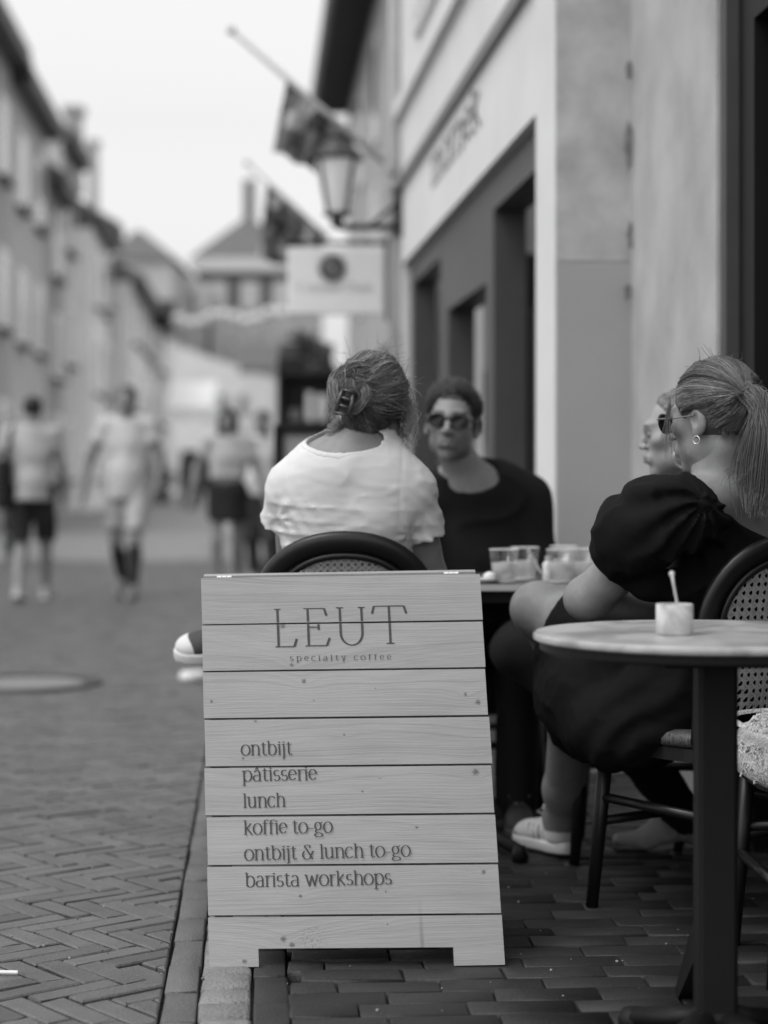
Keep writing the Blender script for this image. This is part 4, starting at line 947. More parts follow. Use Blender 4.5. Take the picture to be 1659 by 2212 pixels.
def glass(u, v, d, label, lem=True, seed=0):
    c = P(u, v, d); c.z = tz + .0005; rr = random.Random(seed); t = thing('water_glass', label, 'glass', c, group='glasses on the square table')
    b = MB(); b.lathe(c, [(.001, 0), (.031, 0), (.033, .002), (.0425, .092), (.0418, .0932), (.0408, .092), (.0315, .007), (.001, .006)], 28); gb = b.build('bowl', m_gl, t, True); b = MB(); b.tube([c + Vector((.0417 * math.cos(q), .0417 * math.sin(q), .0930)) for q in np.linspace(0, 6.2832, 28, endpoint=False)], .0011, 6, closed=True); b.tube([c + Vector((.0322 * math.cos(q), .0322 * math.sin(q), .003)) for q in np.linspace(0, 6.2832, 28, endpoint=False)], .0016, 6, closed=True); b.build('rim', mat('glass rim highlight', .85, .1, 0, spec=.8), gb, True)  # opaque pale rings paint in the highlights of rim and foot
    b = MB(); b.lathe(c, [(.001, .0068), (.0310, .0078), (.0364, .054), (.035, .0548), (.001, .0548)], 28); b.build('drink', m_dr, t, True)
    if lem:
        b = MB(); a = rr.uniform(-.6, .6); M = Matrix.Rotation(a, 3, 'Z') @ Matrix.Rotation(R(65), 3, 'X') @ Matrix.Rotation(R(20), 3, 'Y')
        for k in range(1): b.add([c + Vector((0, -.012, .045)) + M @ Vector((.027 * math.cos(R(180 * i / 16)), .027 * math.sin(R(180 * i / 16)) - .012, zz)) for zz in (-.002, .002) for i in range(17)], [tuple(range(17)), tuple(reversed(range(17, 34)))] + [(i, i + 17, (i + 1) % 17 + 17, (i + 1) % 17) for i in range(17)])
        b.build('lemon_slice', m_lem, t)
glass(1089, 1255, 5.36, 'water glass with lemon, leftmost of the glasses on the square table', True, 1)
glass(1134, 1250, 5.50, 'half full glass standing behind and right of the leftmost glass', False, 2)
glass(1212, 1258, 5.35, 'water glass with a big lemon wedge beside the raised knee', True, 3)
glass(1262, 1256, 5.40, 'water glass nearest the black puff sleeve, partly behind the arm', False, 4)
glass(1218, 1246, 5.60, 'glass at the back of the table, behind the one with the lemon wedge', False, 5)
c = P(1184, 1258, 5.40); c.z = tz; t = thing('small_bottle', 'tiny pale bottle standing between the glasses', 'bottle', c)
b = MB(); b.lathe(c, [(.001, 0), (.015, 0), (.016, .003), (.016, .05), (.012, .056), (.008, .06), (.001, .06)], 18); b.build('body', mat('frosted glass', .6, .3, .3, 90), t, True)
b = MB(); b.lathe(c, [(.001, .0605), (.0085, .0605), (.0085, .072), (.001, .072)], 14); b.build('cap', mat('bottle cap', .45, .4), t, True)
c = P(1154, 1250, 5.45); c.z = tz; b = MB(); b.tube([c + Vector((.02, 0, .02)), c + Vector((-.004, 0, .065)), c + Vector((-.022, 0, .098))], .0042, 8); tag(b.build('drinking_straw', mat('straw', .5, .5)), 'short straw leaning out between the glasses', 'straw')
c = P(1052, 1250, 5.33); c.z = tz; b = MB(); b.lathe(c, [(.001, .001), (.02, .001), (.034, .010), (.036, .014), (.03, .013), (.001, .006)], 20); b.lathe(c + Vector((.008, 0, .013)), [(.016, 0), (.02, .008), (.012, .016), (.001, .019)], 10)
tag(b.build('saucer', mat('white china', .72, .3, .04), smooth=True), 'white saucer with a sugar lump at the left end of the glasses', 'saucer')

# ------------------------------------------------------------------ sculpting tools: signed distance fields turned into one smooth skin
class SDF:
    def __init__(s, lo, hi, h):
        s.h = h; s.lo = np.array(lo, float); n = np.ceil((np.array(hi, float) - s.lo) / h).astype(int) + 1
        s.ax = [s.lo[i] + h * np.arange(n[i]) for i in range(3)]; s.vol = np.full(n, 1.0, np.float32)
    def _blk(s, lo, hi):
        sl = []
        for i in range(3):
            a = int(max(0, math.floor((lo[i] - s.lo[i]) / s.h))); b = int(min(s.vol.shape[i], math.ceil((hi[i] - s.lo[i]) / s.h) + 1)); sl.append(slice(a, max(a, b)))
        sl = tuple(sl); X = s.ax[0][sl[0]][:, None, None]; Y = s.ax[1][sl[1]][None, :, None]; Z = s.ax[2][sl[2]][None, None, :]
        return sl, X, Y, Z
    def _put(s, sl, d, mode, k):
        a = s.vol[sl]
        if a.size == 0: return
        d = np.broadcast_to(d, a.shape).astype(np.float32)
        if mode == 'u': hh = np.clip(.5 + .5 * (a - d) / k, 0, 1); r = a * (1 - hh) + d * hh - k * hh * (1 - hh)
        elif mode == 's': d = -d; hh = np.clip(.5 - .5 * (a - d) / k, 0, 1); r = a * (1 - hh) + d * hh + k * hh * (1 - hh)
        elif mode == 'i': r = np.maximum(a, d)
        s.vol[sl] = r
    def _pl(s, d, X, Y, Z, planes):
        for (p, n) in planes or ():
            n = Vector(n).normalized(); d = np.maximum(d, (X - p[0]) * n[0] + (Y - p[1]) * n[1] + (Z - p[2]) * n[2])
        return d
    def cap(s, pts, rad, k=.02, mode='u', planes=None, inf=0.0):
        if not isinstance(rad, (list, tuple)): rad = [rad] * len(pts)
        for (a, b, ra, rb) in zip(pts[:-1], pts[1:], rad[:-1], rad[1:]):
            a = np.array(a, float); b = np.array(b, float); ra += inf; rb += inf; m = max(ra, rb) + k + 3 * s.h
            sl, X, Y, Z = s._blk(np.minimum(a, b) - m, np.maximum(a, b) + m); ab = b - a; L2 = max(ab @ ab, 1e-9)
            t = np.clip(((X - a[0]) * ab[0] + (Y - a[1]) * ab[1] + (Z - a[2]) * ab[2]) / L2, 0, 1)
            d = np.sqrt((X - a[0] - t * ab[0]) ** 2 + (Y - a[1] - t * ab[1]) ** 2 + (Z - a[2] - t * ab[2]) ** 2) - (ra + t * (rb - ra))
            s._put(sl, s._pl(d, X, Y, Z, planes), mode, k)
        return s
    def ell(s, c, r, M=None, k=.02, mode='u', planes=None, inf=0.0):
        r = np.array(r, float) + inf; m = r.max() + k + 3 * s.h + (9 if mode == 'i' else 0); c = np.array(c, float); sl, X, Y, Z = s._blk(c - m, c + m); X = X - c[0]; Y = Y - c[1]; Z = Z - c[2]
        if M is not None: q = [X * M[0][i] + Y * M[1][i] + Z * M[2][i] for i in range(3)]
        else: q = [X, Y, Z]
        k0 = np.sqrt((q[0] / r[0]) ** 2 + (q[1] / r[1]) ** 2 + (q[2] / r[2]) ** 2); k1 = np.sqrt((q[0] / r[0] ** 2) ** 2 + (q[1] / r[1] ** 2) ** 2 + (q[2] / r[2] ** 2) ** 2)
        d = k0 * (k0 - 1) / np.maximum(k1, 1e-6)
        s._put(sl, s._pl(d, X + c[0], Y + c[1], Z + c[2], planes), mode, k); return s
    def half(s, p, n, k=.004):                       # cut away the side n points to
        n = Vector(n).normalized(); X, Y, Z = s.ax[0][:, None, None], s.ax[1][None, :, None], s.ax[2][None, None, :]
        d = -((X - p[0]) * n[0] + (Y - p[1]) * n[1] + (Z - p[2]) * n[2]); s._put((slice(None),) * 3, d, 's', k); return s
    def disp(s, fn, band=.03):
        idx = np.nonzero(np.abs(s.vol) < band); Pn = np.stack([s.ax[i][idx[i]] for i in range(3)], 1); s.vol[idx] += fn(Pn).astype(np.float32); return s
    def mesh(s):
        v = s.vol; ins = v < 0; nx, ny, nz = v.shape
        cnt = np.zeros((nx - 1, ny - 1, nz - 1), np.int8)
        for dx in (0, 1):
            for dy in (0, 1):
                for dz in (0, 1): cnt += ins[dx:nx - 1 + dx, dy:ny - 1 + dy, dz:nz - 1 + dz]
        I, J, K = np.nonzero((cnt > 0) & (cnt < 8)); vid = np.full(cnt.shape, -1, np.int32); vid[I, J, K] = np.arange(len(I))
        acc = np.zeros((len(I), 3)); num = np.zeros(len(I)); cr = [(x, y, z) for x in (0, 1) for y in (0, 1) for z in (0, 1)]
        for a in range(8):
            for b in range(a + 1, 8):
                A, B = cr[a], cr[b]
                if sum(abs(A[i] - B[i]) for i in range(3)) != 1: continue
                va = v[I + A[0], J + A[1], K + A[2]]; vb = v[I + B[0], J + B[1], K + B[2]]; m = (va < 0) != (vb < 0)
                tt = np.where(m, va / np.where(m, va - vb, 1), 0)
                for i in range(3): acc[:, i] += np.where(m, A[i] + tt * (B[i] - A[i]), 0)
                num += m
        V = s.lo + s.h * (np.stack([I, J, K], 1) + acc / np.maximum(num, 1)[:, None]); Q = []
        for ax in range(3):
            sl0 = [slice(None)] * 3; sl1 = [slice(None)] * 3; sl0[ax] = slice(0, -1); sl1[ax] = slice(1, None)
            a_, b_ = ins[tuple(sl0)], ins[tuple(sl1)]; E = np.stack(np.nonzero(a_ != b_), 1); o1, o2 = [(1, 2), (2, 0), (0, 1)][ax]
            ok = (E[:, o1] > 0) & (E[:, o2] > 0) & (E[:, o1] < v.shape[o1] - 1) & (E[:, o2] < v.shape[o2] - 1); E = E[ok]; fl = a_[tuple(E.T)]
            def cell(d1, d2): e_ = E.copy(); e_[:, o1] += d1; e_[:, o2] += d2; return vid[tuple(e_.T)]
            q = np.stack([cell(-1, -1), cell(0, -1), cell(0, 0), cell(-1, 0)], 1); q[~fl] = q[~fl][:, ::-1]; Q.append(q)
        return V, np.concatenate(Q)
    def build(s, name, m, parent, tf=None):
        V, Q = s.mesh()
        if tf is not None: V = tf(V)
        return arr_mesh(name, V, Q, m, parent, True, tone=np.ones(len(V)) if name == 'body' else None)
_LT = np.random.RandomState(5).rand(32, 32, 32).astype(np.float32)
def vn(Pn, sc, off=0.0):
    q = Pn * np.asarray(sc) + off; i = np.floor(q).astype(int); f = q - i; f = f * f * (3 - 2 * f); r = 0
    for dx in (0, 1):
        for dy in (0, 1):
            for dz in (0, 1):
                r = r + _LT[(i[:, 0] + dx) % 32, (i[:, 1] + dy) % 32, (i[:, 2] + dz) % 32] * np.where(dx, f[:, 0], 1 - f[:, 0]) * np.where(dy, f[:, 1], 1 - f[:, 1]) * np.where(dz, f[:, 2], 1 - f[:, 2])
    return r - .5
def ridge(Pn, sc, off=0.0): return np.clip(1 - np.abs(2 * vn(Pn, sc, off)) * 2.2, 0, 1) ** 3
def hit_sdf(s, u, v, d0, d1):
    for d in np.arange(d0, d1, .002):
        q = P(u, v, d); ix = [int(round((q[i] - s.lo[i]) / s.h)) for i in range(3)]
        if all(0 <= ix[i] < s.vol.shape[i] for i in range(3)) and s.vol[tuple(ix)] < 0: return q
    return None
def frame(fwd, up=(0, 0, 1)):
    f = Vector(fwd).normalized(); r = f.cross(Vector(up)).normalized(); u = r.cross(f)
    return Matrix((r, f, u)).transposed()            # columns: right, forward, up
def strands(name, curves, m, parent):
    """curves: (points (n,3), root radius, tip radius, tone); three-sided hairs"""
    Vs, Fs, Ts = [], [], []; o = 0
    for pts, r0, r1, tn in curves:
        p = np.asarray(pts, float); n = len(p); t = np.gradient(p, axis=0); t /= np.linalg.norm(t, axis=1)[:, None] + 1e-9
        a = np.cross(t, [0.31, .77, .55]); a /= np.linalg.norm(a, axis=1)[:, None] + 1e-9; b = np.cross(t, a); r = np.linspace(r0, r1, n)[:, None]
        ring = np.stack([p + r * (a * math.cos(q) + b * math.sin(q)) for q in (0, 2.094, 4.189)], 1).reshape(-1, 3); Vs.append(ring)
        i = np.arange(n - 1)[:, None] * 3; k = np.array([[0, 1, 4, 3], [1, 2, 5, 4], [2, 0, 3, 5]]); Fs.append((i[:, :, None] + k[None]).reshape(-1, 4) + o); Ts.append(np.full(n * 3, tn)); o += n * 3
    return arr_mesh(name, np.concatenate(Vs), np.concatenate(Fs), m, parent, True, tone=np.concatenate(Ts))
def surf_at(u, v, hcv, Mn, ra, off, d0, d1):           # nearest point of a hair ellipsoid along a view line
    for d in np.linspace(d0, d1, 400):
        q = (Mn.T @ (np.array(P(u, v, d)) - np.array(hcv)) - off) / ra
        if q @ q < 1: return P(u, v, d)
    return P(u, v, d1)
def hair_mat(name, v): 
    m = mat(name, v, .38, .12, 30, attr='tone', spec=.55); return m
def smooth_path(pts, n=12):
    p = np.asarray([tuple(q) for q in pts], float); m = len(p); t = np.linspace(0, m - 1, n); out = []
    for x in t:
        i = min(int(x), m - 2); f = x - i; p0, p1, p2, p3 = p[max(i - 1, 0)], p[i], p[i + 1], p[min(i + 2, m - 1)]
        out.append(.5 * (2 * p1 + (p2 - p0) * f + (2 * p0 - 5 * p1 + 4 * p2 - p3) * f * f + (3 * p1 - p0 - 3 * p2 + p3) * f ** 3))
    return np.array(out)
# head in its own frame: x right, y towards the face, z up; origin between the ears
def head(s, c, M, sc=1.0, ears=True, nose=1.0, jaw=1.0, soft=0.0, k=.016):
    T = lambda x, y, z: Vector(c) + M @ Vector((x, y, z)) * sc
    E = lambda p, r, **kw: s.ell(T(*p), [q * sc for q in r], M=M, **kw)
    E((0, -.012, .035), (.072, .093, .082), k=.01)
    E((0, .028, -.020), (.056 * jaw, .062, .076), k=.03)
    E((0, .036, -.070), (.042 * jaw, .048, .034), k=.03)
    E((0, .070, -.097), (.023 * jaw, .020, .018), k=.018)
    for sx in (-1, 1):
        E((sx * .044 * jaw, .008, -.060), (.013, .030, .024), k=.03)
        E((sx * .043, .058, -.010), (.020, .020, .016), k=.025)
    s.cap([T(-.036, .076, .026), T(0, .088, .024), T(.036, .076, .026)], (.010 - .004 * soft) * sc, k=.014 + .012 * soft)
    for sx in (-1, 1): E((sx * .031, .099, .006), (.017, .014 - .002 * soft, .011), mode='s', k=.010 + .004 * soft)
    s.cap([T(0, .087, .020), T(0, .103 - .003 * soft, -.006), T(0, .106 + .006 * nose, -.023)], [.0075 * sc, .0080 * sc, .0105 * sc], k=.008)
    for sx in (-1, 1): E((sx * .0120, .099, -.027), (.0085, .010, .0075), k=.006)
    E((0, .088, -.060), (.028, .014, .020), k=.012)
    s.cap([T(-.021, .089, -.0555), T(-.008, .098, -.0530), T(0, .0985, -.0540), T(.008, .098, -.0530), T(.021, .089, -.0555)], [.0040 * sc, .0058 * sc, .0054 * sc, .0058 * sc, .0040 * sc], k=.004)
    s.cap([T(-.019, .089, -.0645), T(0, .0975, -.0665), T(.019, .089, -.0645)], [.0045 * sc, .0074 * sc, .0045 * sc], k=.004)
    s.cap([T(-.026, .090, -.0595), T(0, .1055, -.0600), T(.026, .090, -.0595)], .0014 * sc, mode='s', k=.0025)
    s.cap([T(-.012, .098, -.080), T(.012, .098, -.080)], .006 * sc, mode='s', k=.012)
    if ears:
        for sx in (-1, 1):
            E((sx * .076, -.012, -.004), (.010, .020, .031), k=.006); E((sx * .083, -.006, .000), (.006, .010, .017), mode='s', k=.004); E((sx * .075, -.004, -.030), (.008, .010, .010), k=.006)
    return T
def person_body(body, hc, M, sc, neck, m, parent, soft=1.0, nose=1.0, jaw=1.0, beard=0.0):
    lo, hi = [hc[i] - .17 for i in range(3)], [hc[i] + .17 for i in range(3)]
    hs = SDF(lo, hi, .0040); head(hs, hc, M, sc, soft=soft, nose=nose, jaw=jaw); hs.cap(neck[0], [r - .0025 for r in neck[1]], k=.02)
    V1, Q1 = body.mesh(); V2, Q2 = hs.mesh(); p = (V2 - np.array(hc)) @ np.array(M) / sc; x, y, z = np.abs(p[:, 0]), p[:, 1], p[:, 2]
    ss = lambda a, b, v: np.clip((v - a) / (b - a), 0, 1) ** 2 * (3 - 2 * np.clip((v - a) / (b - a), 0, 1))
    lips = ss(.027, .021, x) * ss(-.075, -.070, z) * ss(-.047, -.051, z) * (y > .07)
    brow = ss(.010, .015, x) * ss(.055, .046, x) * ss(.020, .025, z - .06 * np.minimum(x, .035)) * ss(.036, .031, z - .06 * np.minimum(x, .035)) * (y > .05)
    tone = (1 - .30 * lips) * (1 - (.45 + .25 * (1 - soft)) * brow)
    if beard:
        b = ss(-.026, -.046, z + .25 * np.maximum(0, .05 - x) * (y > .05) * 1.0) * ss(-.03, .01, y) * (1 - lips) * ss(-.118, -.100, z + 0 * x)
        b = np.maximum(b, ss(-.032, -.038, z) * ss(-.054, -.048, z) * ss(.032, .024, x) * (y > .07) * .9)
        tone = tone * (1 - beard * b * (.85 + .3 * vn(V2, (160, 160, 160))))
    arr_mesh('body', np.concatenate([V1, V2]), np.concatenate([Q1, Q2 + len(V1)]), m, parent, True, tone=np.concatenate([np.ones(len(V1)), tone])); return hs
def conform(sdfs, pts, c, lift):
    """drop points onto the outermost surface met along the line from far out to c"""
    pts = np.asarray(pts, float); c = np.array(c); d = pts - c; d /= np.linalg.norm(d, axis=1)[:, None]; out = np.full(len(pts), .05); done = np.zeros(len(pts), bool)
    for t in np.arange(.185, .05, -.002):
        q = c + d * t; ins = np.zeros(len(pts), bool)
        for s_ in sdfs:
            ix = np.round((q - s_.lo) / s_.h).astype(int); ok = np.all((ix >= 0) & (ix < np.array(s_.vol.shape)), axis=1); ix = np.clip(ix, 0, np.array(s_.vol.shape) - 1)
            v = np.where(ok, s_.vol[ix[:, 0], ix[:, 1], ix[:, 2]], 1.0); ins |= v < 0
        new = ins & ~done; out[new] = t; done |= ins
    return c + d * (out + lift)[:, None]
def comb(sdfs, c, M, starts, ends, n, lift, bend, tones, r0, r1):
    """strands combed over a head: direction pairs in the head frame, laid on its surface"""
    A = np.array([unit(q) for q in starts]); B = np.array([unit(q) for q in ends]); w_ = np.arccos(np.clip((A * B).sum(1), -1, 1))[:, None] + 1e-5; t = np.linspace(0, 1, n)[None]
    D = (np.sin((1 - t) * w_) / np.sin(w_))[..., None] * A[:, None] + (np.sin(t * w_) / np.sin(w_))[..., None] * B[:, None]
    sd = np.cross(A, B); sd /= np.linalg.norm(sd, axis=1)[:, None] + 1e-6; D = D + sd[:, None] * (np.asarray(bend)[:, None] * np.sin(math.pi * t))[..., None]
    W_ = np.array(c) + D.reshape(-1, 3) @ np.array(M).T; L_ = (np.asarray(lift)[:, None] * (.25 + np.sin(math.pi * np.clip(t * 1.05, 0, 1)))).ravel()
    Pn = conform(sdfs, W_, c, L_ + .0012).reshape(len(A), n, 3)
    Pn[:, 1:-1] = (Pn[:, :-2] + 2 * Pn[:, 1:-1] + Pn[:, 2:]) / 4
    return [(Pn[i], r0, r1, tones[i]) for i in range(len(A))]
def unit(a): a = np.asarray(a, float); return a / np.linalg.norm(a)
def hand(s, wrist, dirv, palm, curl=.5, sc=1.0, side=1):
    """five separate fingers on a palm; dirv along the hand, palm = palm normal"""
    w_ = Vector(wrist); f = Vector(dirv).normalized(); n = Vector(palm); n = (n - f * n.dot(f)).normalized(); x = f.cross(n) * side
    s.cap([w_, w_ + f * .045 * sc], [.024 * sc, .026 * sc], k=.012); s.ell(w_ + f * .052 * sc, [.038 * sc, .045 * sc, .014 * sc], M=Matrix((x, f, n)).transposed(), k=.012)
    for i, (o, L_) in enumerate(((-.030, .062), (-.010, .074), (.010, .070), (.028, .055))):
        p = w_ + f * .088 * sc + x * o * sc; d = f.copy(); pts = [p - f * .01]
        for j in range(3):
            pts.append(pts[-1] + d * L_ * sc * (.48, .32, .26)[j] + (f * .01 if j == 0 else Vector())); d = (d + n * curl * (.7 + .1 * i)).normalized()
        s.cap(pts, [.0095 * sc, .009 * sc, .008 * sc, .007 * sc], k=.004)
    p = w_ + f * .025 * sc - x * .028 * sc; s.cap([p, p - x * .020 * sc + f * .028 * sc + n * .008, p - x * .026 * sc + f * .058 * sc + n * .02 * curl], [.013 * sc, .010 * sc, .008 * sc], k=.006)
m_skin = mat('skin', .235, .5, .13, 45, .12, 350, .4, attr='tone'); m_skin.node_tree.nodes['Principled BSDF'].inputs['Subsurface Weight'].default_value = .08; m_skin.node_tree.nodes['Principled BSDF'].inputs['Subsurface Scale'].default_value = .01
m_pale = mat('pale skin', .30, .5, .08, 25, .12, 350, .4, attr='tone')
m_man = mat('light tanned skin', .235, .5, .12, 45, .12, 350, .4, attr='tone')
def sneaker(parent, heel, toe, up, side=0.0, upper=.42, sole=.62, L=.265, cap=None):
    heel, toe = Vector(heel), Vector(toe); M = frame(toe - heel, up); T = lambda x, y, z: heel + M @ Vector((x, y, z)); lo = [min(heel[i], toe[i]) - .13 for i in range(3)]; hi = [max(heel[i], toe[i]) + .16 for i in range(3)]
    upn = M @ Vector((0, 0, 1)); h = .006
    t = thing('sneaker', '', '', (0, 0, 0)); bpy.data.objects.remove(t)
    a = SDF(lo, hi, h); E = lambda p, r, **kw: a.ell(T(*p), r, M=M, **kw)
    E((0, .035, .055), (.034, .040, .052), k=.01); E((0, .09, .05), (.036, .07, .042), k=.03); E((0, .15, .042), (.042, .07, .036), k=.03); E((0, .205, .035), (.044, .055, .034), k=.03)
    E((0, .048, .115), (.024, .042, .040), mode='s', k=.008); a.half(T(0, 0, .026), -upn)
    u = a.build('shoe', mat('shoe canvas %.2f' % upper, upper, .7, .1, 60, .2, 300), parent)
    a = SDF(lo, hi, h); E((0, .05, .016), (.041, .060, .10), k=.01); E((0, .12, .016), (.044, .09, .10), k=.03); E((0, .20, .016), (.049, .066, .10), k=.03)
    a.half(T(0, 0, .033), upn); a.half(T(0, 0, 0), -upn); a.build('sole', mat('shoe rubber %.2f' % sole, sole, .6, .06), u)
    if cap:
        c2 = SDF(lo, hi, h); c2.ell(T(0, .205, .036), (.0455, .056, .0355), M=M); c2.half(T(0, 0, .020), -upn); c2.half(T(0, .203, 0), M @ Vector((0, -1, -.3))); c2.build('toe_cap', mat('shoe rubber %.2f' % cap, cap), u)
    if upper > .3:
        for nm, y0, y1, zt, tn in (('heel_panel', -.05, .045, .085, upper * .72), ('toe_guard', .175, .30, .048, upper * .62)):
            c2 = SDF(lo, hi, h)
            for p_, r_ in (((0, .035, .055), (.036, .042, .052)), ((0, .09, .05), (.038, .07, .042)), ((0, .15, .042), (.044, .07, .036)), ((0, .205, .035), (.046, .057, .034))): c2.ell(T(*p_), r_, M=M, k=.02)
            c2.half(T(0, 0, .026), -upn); c2.half(T(0, 0, zt), upn); c2.half(T(0, y1, 0), M @ Vector((0, 1, 0))); c2.half(T(0, y0, 0), M @ Vector((0, -1, 0))); c2.ell(T(0, .05, .10), (.028, .046, .05), M=M, mode='s', k=.004)
            c2.build(nm, mat('shoe panel %.2f' % tn, tn, .6, .15, 60), u)
        for k in range(3):
            b = MB()
            for sx in (-1, 1): b.tube([T(sx * .0415, .088 + k * .026, .034), T(sx * .0405, .094 + k * .026, .052), T(sx * .0330, .100 + k * .026, .071)], .0026, 6)
            b.build('side_stripe', mat('shoe stripe', .16, .6), u)
    b = MB()
    for k in range(5): y = .10 + k * .018; z = .096 - k * .0065; b.tube([T(-.024, y + .004, z - .014), T(-.010, y, z - .002), T(.010, y + .003, z - .002), T(.024, y + .006, z - .014)], .0028, 6)
    for sx in (-1, 1): b.tube([T(0, .10, .096), T(sx * .016, .105, .118), T(sx * .03, .112, .108), T(sx * .014, .104, .098)], .0024, 6)
    b.build('lace', mat('lace', .6, .7), u); return u

# ------------------------------------------------------------------ the woman in the white T-shirt, from behind
def bounds(pts, pad): return [min(p[i] for p in pts) - pad for i in range(3)], [max(p[i] for p in pts) + pad for i in range(3)]
p1 = thing('person', 'woman seen from behind in white T-shirt with clipped-up hair, seated on caned chair', 'person', (-.06, 4.78, 0))
hc = P(808, 872, 4.665); MH = frame((.30, .95, -.04), (.10, -.02, 1))
nb = P(768, 992, 4.63); shL, shR = P(630, 1050, 4.63), P(888, 1058, 4.63)
elL, elR = P(630, 1215, 4.90), P(930, 1245, 4.72); wrL, wrR = P(720, 1285, 5.05), P(860, 1290, 4.97)
pel = P(757, 1415, 4.76); chest = P(762, 1135, 4.665); waist = P(757, 1310, 4.70)
kL, kR = P(665, 1440, 5.14), P(880, 1420, 5.12); anL = P(675, 1850, 5.16); anR = P(560, 1392, 5.06)
def body1(s, inf=0.0, arms=True):
    s.cap([P(800, 925, 4.655), P(778, 968, 4.64), nb], [.052, .055, .062], k=.03, inf=inf)
    for q in (shL, shR): s.cap([nb + Vector((0, 0, -.012)), nb.lerp(q, .55) + Vector((0, 0, .004)), q], [.052, .052, .052], k=.05, inf=inf)
    s.ell(chest + Vector((-.012, .0, .03)), (.165, .105, .19), k=.06, inf=inf)
    for sx in (-1, 1): s.ell(chest + Vector((sx * .075, -.055, .06)), (.07, .045, .09), k=.05, inf=inf)
    s.ell(waist, (.158, .105, .20), k=.06, inf=inf); s.ell(pel, (.17, .125, .13), k=.06, inf=inf)
a = SDF((-.48, 4.42, .38), (.32, 5.24, 1.42), .0075); body1(a)
a.cap([shL, elL], [.046, .038], k=.03); a.cap([elL, wrL], [.038, .026], k=.02); a.cap([shR, elR], [.048, .040], k=.03); a.cap([elR, wrR], [.039, .027], k=.02)
hand(a, wrL, (.5, .8, 0), (.2, 0, -1), .35, 1, 1); hand(a, wrR, (-.5, .8, 0), (-.2, 0, -1), .35, 1, -1)
for q, kn in ((Vector((-.085, .03, -.02)), kL), (Vector((.085, .03, -.02)), kR)): a.cap([pel + q, kn], [.080, .055], k=.04)
hs1 = person_body(a, hc, MH, 1.0, ([P(800, 925, 4.655), P(778, 968, 4.64), nb], [.052, .055, .062]), m_skin, p1)
a = SDF((-.55, 4.42, .52), (.40, 4.98, 1.22), .0055); body1(a, .010)
for sh, el, end in ((shL, P(596, 1170, 4.72), P(596, 1122, 4.70)), (shR, P(926, 1190, 4.67), P(917, 1162, 4.665))):
    d_ = (el - sh).normalized(); a.cap([sh, el], [.056, .051], k=.014, planes=[(end, d_ + Vector((0, -.1, 0)))])
a.ell(P(750, 955, 4.615), (.100, .085, .045), mode='s', k=.006)
a.cap([P(800, 900, 4.66), P(752, 978, 4.64)], [.07, .075], mode='s', k=.006)
def folds1(Pn):
    x, y, z = Pn.T; lowz = np.clip((1.02 - z) / .12, 0, 1)
    dr = -.0042 * lowz * np.clip(3 * vn(Pn, (6, 6, 3), 2.2) + .6, 0, 1) * np.maximum(0, np.sin(z * 165 + 2.5 * np.sin(x * 6 + 1) + 16 * vn(Pn, (3, 3, 5)))) ** 3 * (.3 + 1.2 * (vn(Pn, (5, 5, 9), 7.3) + .5))
    rgt = np.clip((x - .06) / .06, 0, 1) * np.clip((1.05 - z) / .08, 0, 1); dr += -.0035 * rgt * np.sin((z + x * .9) * 170 + 6 * vn(Pn, (8, 8, 8)))
    arm = np.exp(-((x + .215) ** 2 + (z - .93) ** 2) / .004); dr += -.0025 * arm * np.sin(x * 200 + z * 120)
    q0 = P(884, 1152, 4.58); q1 = P(603, 1120, 4.60)
    for q_, sg_ in ((q0, 1), (q1, -1)):
        dx_, dz_ = x - q_.x, z - q_.z; r_ = np.sqrt(dx_ ** 2 + dz_ ** 2) + 1e-4; dr += -.0024 * np.exp(-r_ / .05) * np.clip(r_ / .012, 0, 1) * np.sin(np.arctan2(dz_, dx_) * 6 + 9 * vn(Pn, (9, 9, 9)))
    for xs in (.044, -.236): dr += .0014 * np.exp(-((x - xs + .05 * (1.10 - z) * (1 if xs > 0 else -.4)) / .003) ** 2) * (z > .9)
    return dr + .006 * vn(Pn, (5, 5, 14)) - .0022 * ridge(Pn, (7, 7, 20)) - .0016 * ridge(Pn, (12, 12, 30), 4.4) + .0015 * vn(Pn, (40, 40, 90))
a.disp(folds1); a.half((0, 0, .60), (0, 0, -1))
tee = a.build('t_shirt', mat('white cotton', .64, .8, .03, 10, .12, 500, .2, sheen=.1), p1)
a = SDF((-.30, 4.45, .95), (.22, 4.85, 1.20), .0045); body1(a, .0116)
a.ell(P(750, 955, 4.615), (.115, .100, .060), mode='i'); a.ell(P(750, 955, 4.615), (.099, .084, .044), mode='s', k=.003); a.cap([P(800, 900, 4.66), P(752, 978, 4.64)], [.069, .074], mode='s', k=.004); a.build('collar', mat('white cotton', .44), tee)
b = MB(); pts = []
for u, v, d in ((664, 979, 4.60), (680, 988, 4.57), (705, 995, 4.552), (745, 999, 4.545), (785, 997, 4.552), (815, 993, 4.57), (832, 990, 4.60)): pts.append(P(u, v, d))
a = SDF((-.4, 4.45, .5), (.3, 4.9, .85), .009); body1(a, .006); a.half((0, 0, .72), (0, 0, 1))
for q, kn, r0, r1 in ((Vector((-.085, .03, -.02)), kL, .092, .066), (Vector((.085, .03, -.02)), kR, .092, .066)): pass
a = SDF((-.52, 4.50, .0), (.30, 5.35, .80), .010); a.ell(pel, (.178, .135, .14), k=.06)
a.cap([pel + Vector((-.085, .03, -.02)), kL], [.094, .068], k=.04); a.cap([pel + Vector((.085, .03, -.02)), kR], [.094, .068], k=.04)
a.cap([kL, anL], [.064, .050], k=.03); a.cap([kR, anR], [.064, .050], k=.03); a.half(anL + Vector((0, 0, -.02)), (0, 0, -1)); a.disp(lambda q: .02 * vn(q, (10, 10, 14)))
